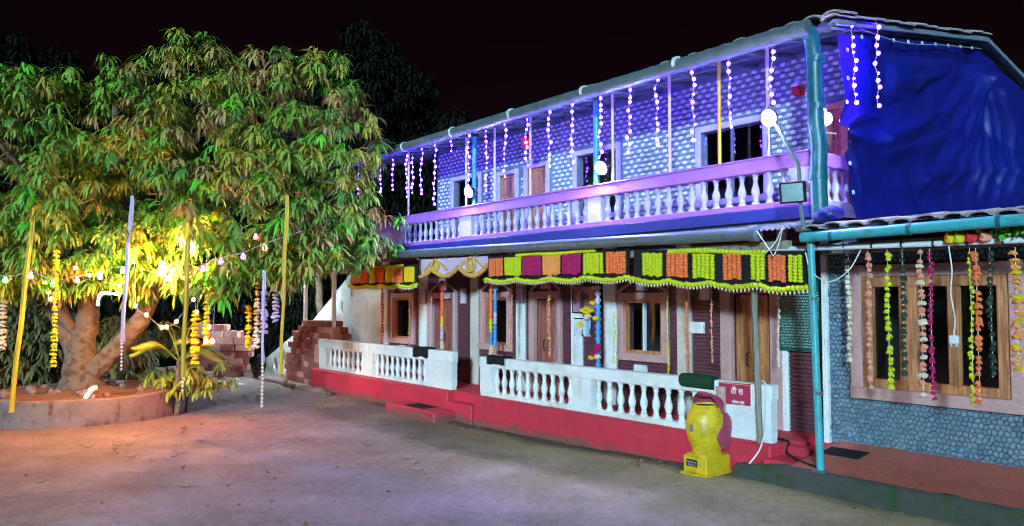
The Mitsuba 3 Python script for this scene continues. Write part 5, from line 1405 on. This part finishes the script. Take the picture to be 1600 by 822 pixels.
stacked('stack of pink laterite blocks at the far end of the yard', (-24.75, 6.65, -0.02), (0.62, 0.785), [(0, 4), (0, 4), (0.4, 4), (0.3, 4), (0.8, 4), (1.2, 4), (1, 4), (0.5, 3)], ['m_brick', 'm_brick', 'm_brick_dark'], 0.43, 0.30, 0.205)
stacked('long heap of dark red blocks before the white stair', (-22.5, 8.95, -0.02), (1, 0.02), [(0, 11), (0.3, 11), (0.6, 11), (0.4, 11), (1, 11), (1.4, 11), (1.2, 11), (2, 11), (2, 11), (3, 10), (4.5, 9)], ['m_brick_dark', 'm_brick_dark', 'm_brick'], 0.31, 0.25, 0.165)
k = thing('rubble_row', 'low row of rough stones along the back of the yard', 'stones')
for i in range(26):
    put('stone', roughened(box(-0.2, 0.2, -0.14, 0.14, 0, 0.2, 0.04).subdivide(), 0.05, 3, i).apply_transform(trimesh.transformations.translation_matrix([-25.2 + 0.05 * i + R.uniform(-0.2, 0.2), 3.2 + 0.16 * i, R.choice([0, 0, 0.18])]) @ trimesh.transformations.rotation_matrix(R.uniform(0, 3), [0, 0, 1])), 'm_planter', k)
k = thing('yard_wall', 'low pinkish block wall behind the planter at the left edge', 'wall')
for i in range(12):
    for j in range(2):
        p = np.array([-22.9 + 0.25 * (i - 3), 1.8 + 0.317 * (i - 3), 0.37 * j])
        copy_of('block', mikit.ply(roughened(box(-0.195, 0.195, -0.12, 0.12, 0, 0.365, 0.015), 0.01, 3, i + 20 * j), 'm_planter'), k, T().translate(p.tolist()).rotate([0, 0, 1], 51.7))
put('crate', roughened(box(-22.95, -22.45, 1.9, 2.4, 0.735, 1.15, 0.02), 0.01, 3), 'm_brick', label='reddish crate standing on the low block wall', cat='crate')

k = thing('staircase', 'white outdoor staircase with a solid parapet beside the house', 'staircase')
up = Polygon([(-23.0, 1.5), (-19.9, 3.20), (-17.82, 3.20), (-17.82, 0.0), (-23.0, 0.0)])
for x, z in ((-20.6, 2.05), (-20.0, 2.45)):
    up = up.difference(sbox(x, z, x + 0.10, z + 0.28))
put('parapet', upright(up, 9.95, 10.08), 'm_white', k)
lo = Polygon([(-25.6, 0.30), (-22.4, 1.52), (-22.4, 0.0), (-25.6, 0.0)])
for x, z, h in ((-24.6, 0.08, 0.42), (-23.9, 0.15, 0.62), (-23.2, 0.2, 0.85)):
    lo = lo.difference(sbox(x, z, x + 0.32, z + h - 0.12).union(sbox(x + 0.06, z + h - 0.12, x + 0.26, z + h)))
put('parapet', upright(lo, 9.50, 9.64), 'm_white', k)
for i in range(18):
    put('tread', box(-25.4 + 0.30 * i, -25.4 + 0.30 * i + 0.32, 9.64 if i < 10 else 10.08, 10.9, 0.165 * i, 0.165 * (i + 1)), 'm_slab', k)
k = put('concrete_slab', roughened(box(-22.6, -21.5, 6.72, 7.5, -0.05, 0.03, 0.01).subdivide().subdivide(), 0.03, 1.5), 'm_slab', label='flat pale concrete slab on the ground before the block stack', cat='slab')
tyre = moved(turned(trimesh.creation.torus(0.26, 0.11, 36, 14), [1, 0, 0], 78), -23.3, 8.55, 0.36)
put('tyre', tyre, 'm_black', smooth=True, label='dark tyre leaning at the right end of the pink block stack', cat='tyre')
k = thing('edging_stones', 'row of small rough stones edging the plinth at the far end', 'stones')
for i in range(22):
    put('stone', roughened(ball((-22.6 + 0.22 * i, 8.35 + 0.02 * i * (i < 8) + R.uniform(-0.05, 0.05), 0.03), (0.13, 0.10, 0.09), 2), 0.05, 4, i), 'm_planter', k)
put('tree_stump', limb([(-24.2, 10.9, 0), (-24.1, 10.92, 1.4), (-24.3, 10.9, 3.1), (-24.1, 10.9, 4.6)], 0.15, 0.10, 77), 'm_bark', smooth=True, label='slim bare trunk rising behind the dark red blocks', cat='tree trunk')

# ------------------------------------------------------------------ dark trees behind
def far_tree(label, x, y, h, rad, seed):
    g = np.random.default_rng(seed)
    k = thing('background_tree', label, 'tree')
    put('trunk', roughened(tube(curve([(x, y, -0.2), (x + 0.3, y, h * 0.35), (x - 0.2, y + 0.2, h * 0.7)], 6), np.linspace(0.35, 0.12, 13), 8), 0.05, 1.5, seed), 'm_bark', k, smooth=True)
    V, F, n = [], [], 0
    for _ in range(900):
        d = g.normal(size=3)
        d /= np.linalg.norm(d)
        p = np.array([x, y, h * 0.68]) + d * np.array([rad, rad, h * 0.34]) * (0.55 + 0.6 * meshkit.noise(np.array([x, y, 0]) + d * 2.2, seed)) * g.uniform(0.5, 1.0) ** 0.5
        v, f = WH[int(g.integers(8))]
        a, s = g.uniform(0, 6.28), g.uniform(1.3, 2.3)
        m = np.array([[math.cos(a), -math.sin(a), 0], [math.sin(a), math.cos(a), 0], [0, 0, 1]])
        V.append(v @ m.T * s + p)
        F.append(f + n)
        n += len(v)
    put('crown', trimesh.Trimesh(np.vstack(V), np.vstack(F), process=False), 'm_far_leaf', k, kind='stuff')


far_tree('tall dark tree behind the mango tree, rising highest near the roof end', -29.0, 15.0, 13.5, 3.6, 1)
far_tree('dark rounded tree just left of the roof end', -26.0, 16.8, 9.8, 3.0, 2)
far_tree('dark tree behind the mango tree in the middle', -33.0, 9.5, 12.5, 4.0, 3)
far_tree('dark tree at the far left behind the mango tree', -36.5, 3.2, 13.2, 4.2, 4)
far_tree('dark tree behind the white staircase', -29.5, 11.5, 7.5, 3.0, 5)


def hedge_bush(label, x, y, h, rad, seed, mat='m_far_leaf', big=1.0):
    g = np.random.default_rng(seed)
    k = thing('background_bush', label, 'bush')
    put('stem', tube([(x, y, -0.1), (x, y, h * 0.5)], 0.06, 6), 'm_bark', k)
    V, F, n = [], [], 0
    for _ in range(420):
        d = g.normal(size=3)
        d /= np.linalg.norm(d)
        p = np.array([x, y, h * 0.46]) + d * np.array([rad, rad, h * 0.52]) * g.uniform(0.75, 1.08)
        v, f = WH[int(g.integers(8))]
        a, s = g.uniform(0, 6.28), g.uniform(1.3, 2.0) * big
        m = np.array([[math.cos(a), -math.sin(a), 0], [math.sin(a), math.cos(a), 0], [0, 0, 1]])
        V.append(v @ m.T * s + p)
        F.append(f + n)
        n += len(v)
    put('foliage', trimesh.Trimesh(np.vstack(V), np.vstack(F), process=False), mat, k, kind='stuff')


for i, (x, y, h, r) in enumerate([(-28.6, -1.2, 4.4, 1.7), (-28.4, 1.6, 4.0, 1.7), (-28.2, 4.3, 4.6, 1.7), (-27.8, 6.9, 4.2, 1.7), (-27.4, 9.3, 4.8, 1.7), (-26.6, 12.0, 4.4, 1.8)]):
    hedge_bush(['dark bush at the far left behind the low block wall', 'dark bush behind the left half of the planter', 'dark bush behind the planter and tree trunk', 'dark bush behind the palm and the shrub', 'dark bush behind the pink block stack', 'dark bush behind the foot of the white staircase'][i], x, y, h, r, 60 + i)

for i, (x, y, h, r) in enumerate([(-21.3, 0.6, 2.2, 1.0), (-21.2, 2.3, 2.6, 1.1), (-21.0, 4.0, 1.9, 0.9)]):
    hedge_bush(['leafy shrub at the far left just behind the planter', 'tallest leafy shrub directly behind the mango trunk', 'leafy shrub behind the right-hand limb of the mango tree'][i], x, y, h, r, 80 + i, 'm_hedge_leaf', 0.6)
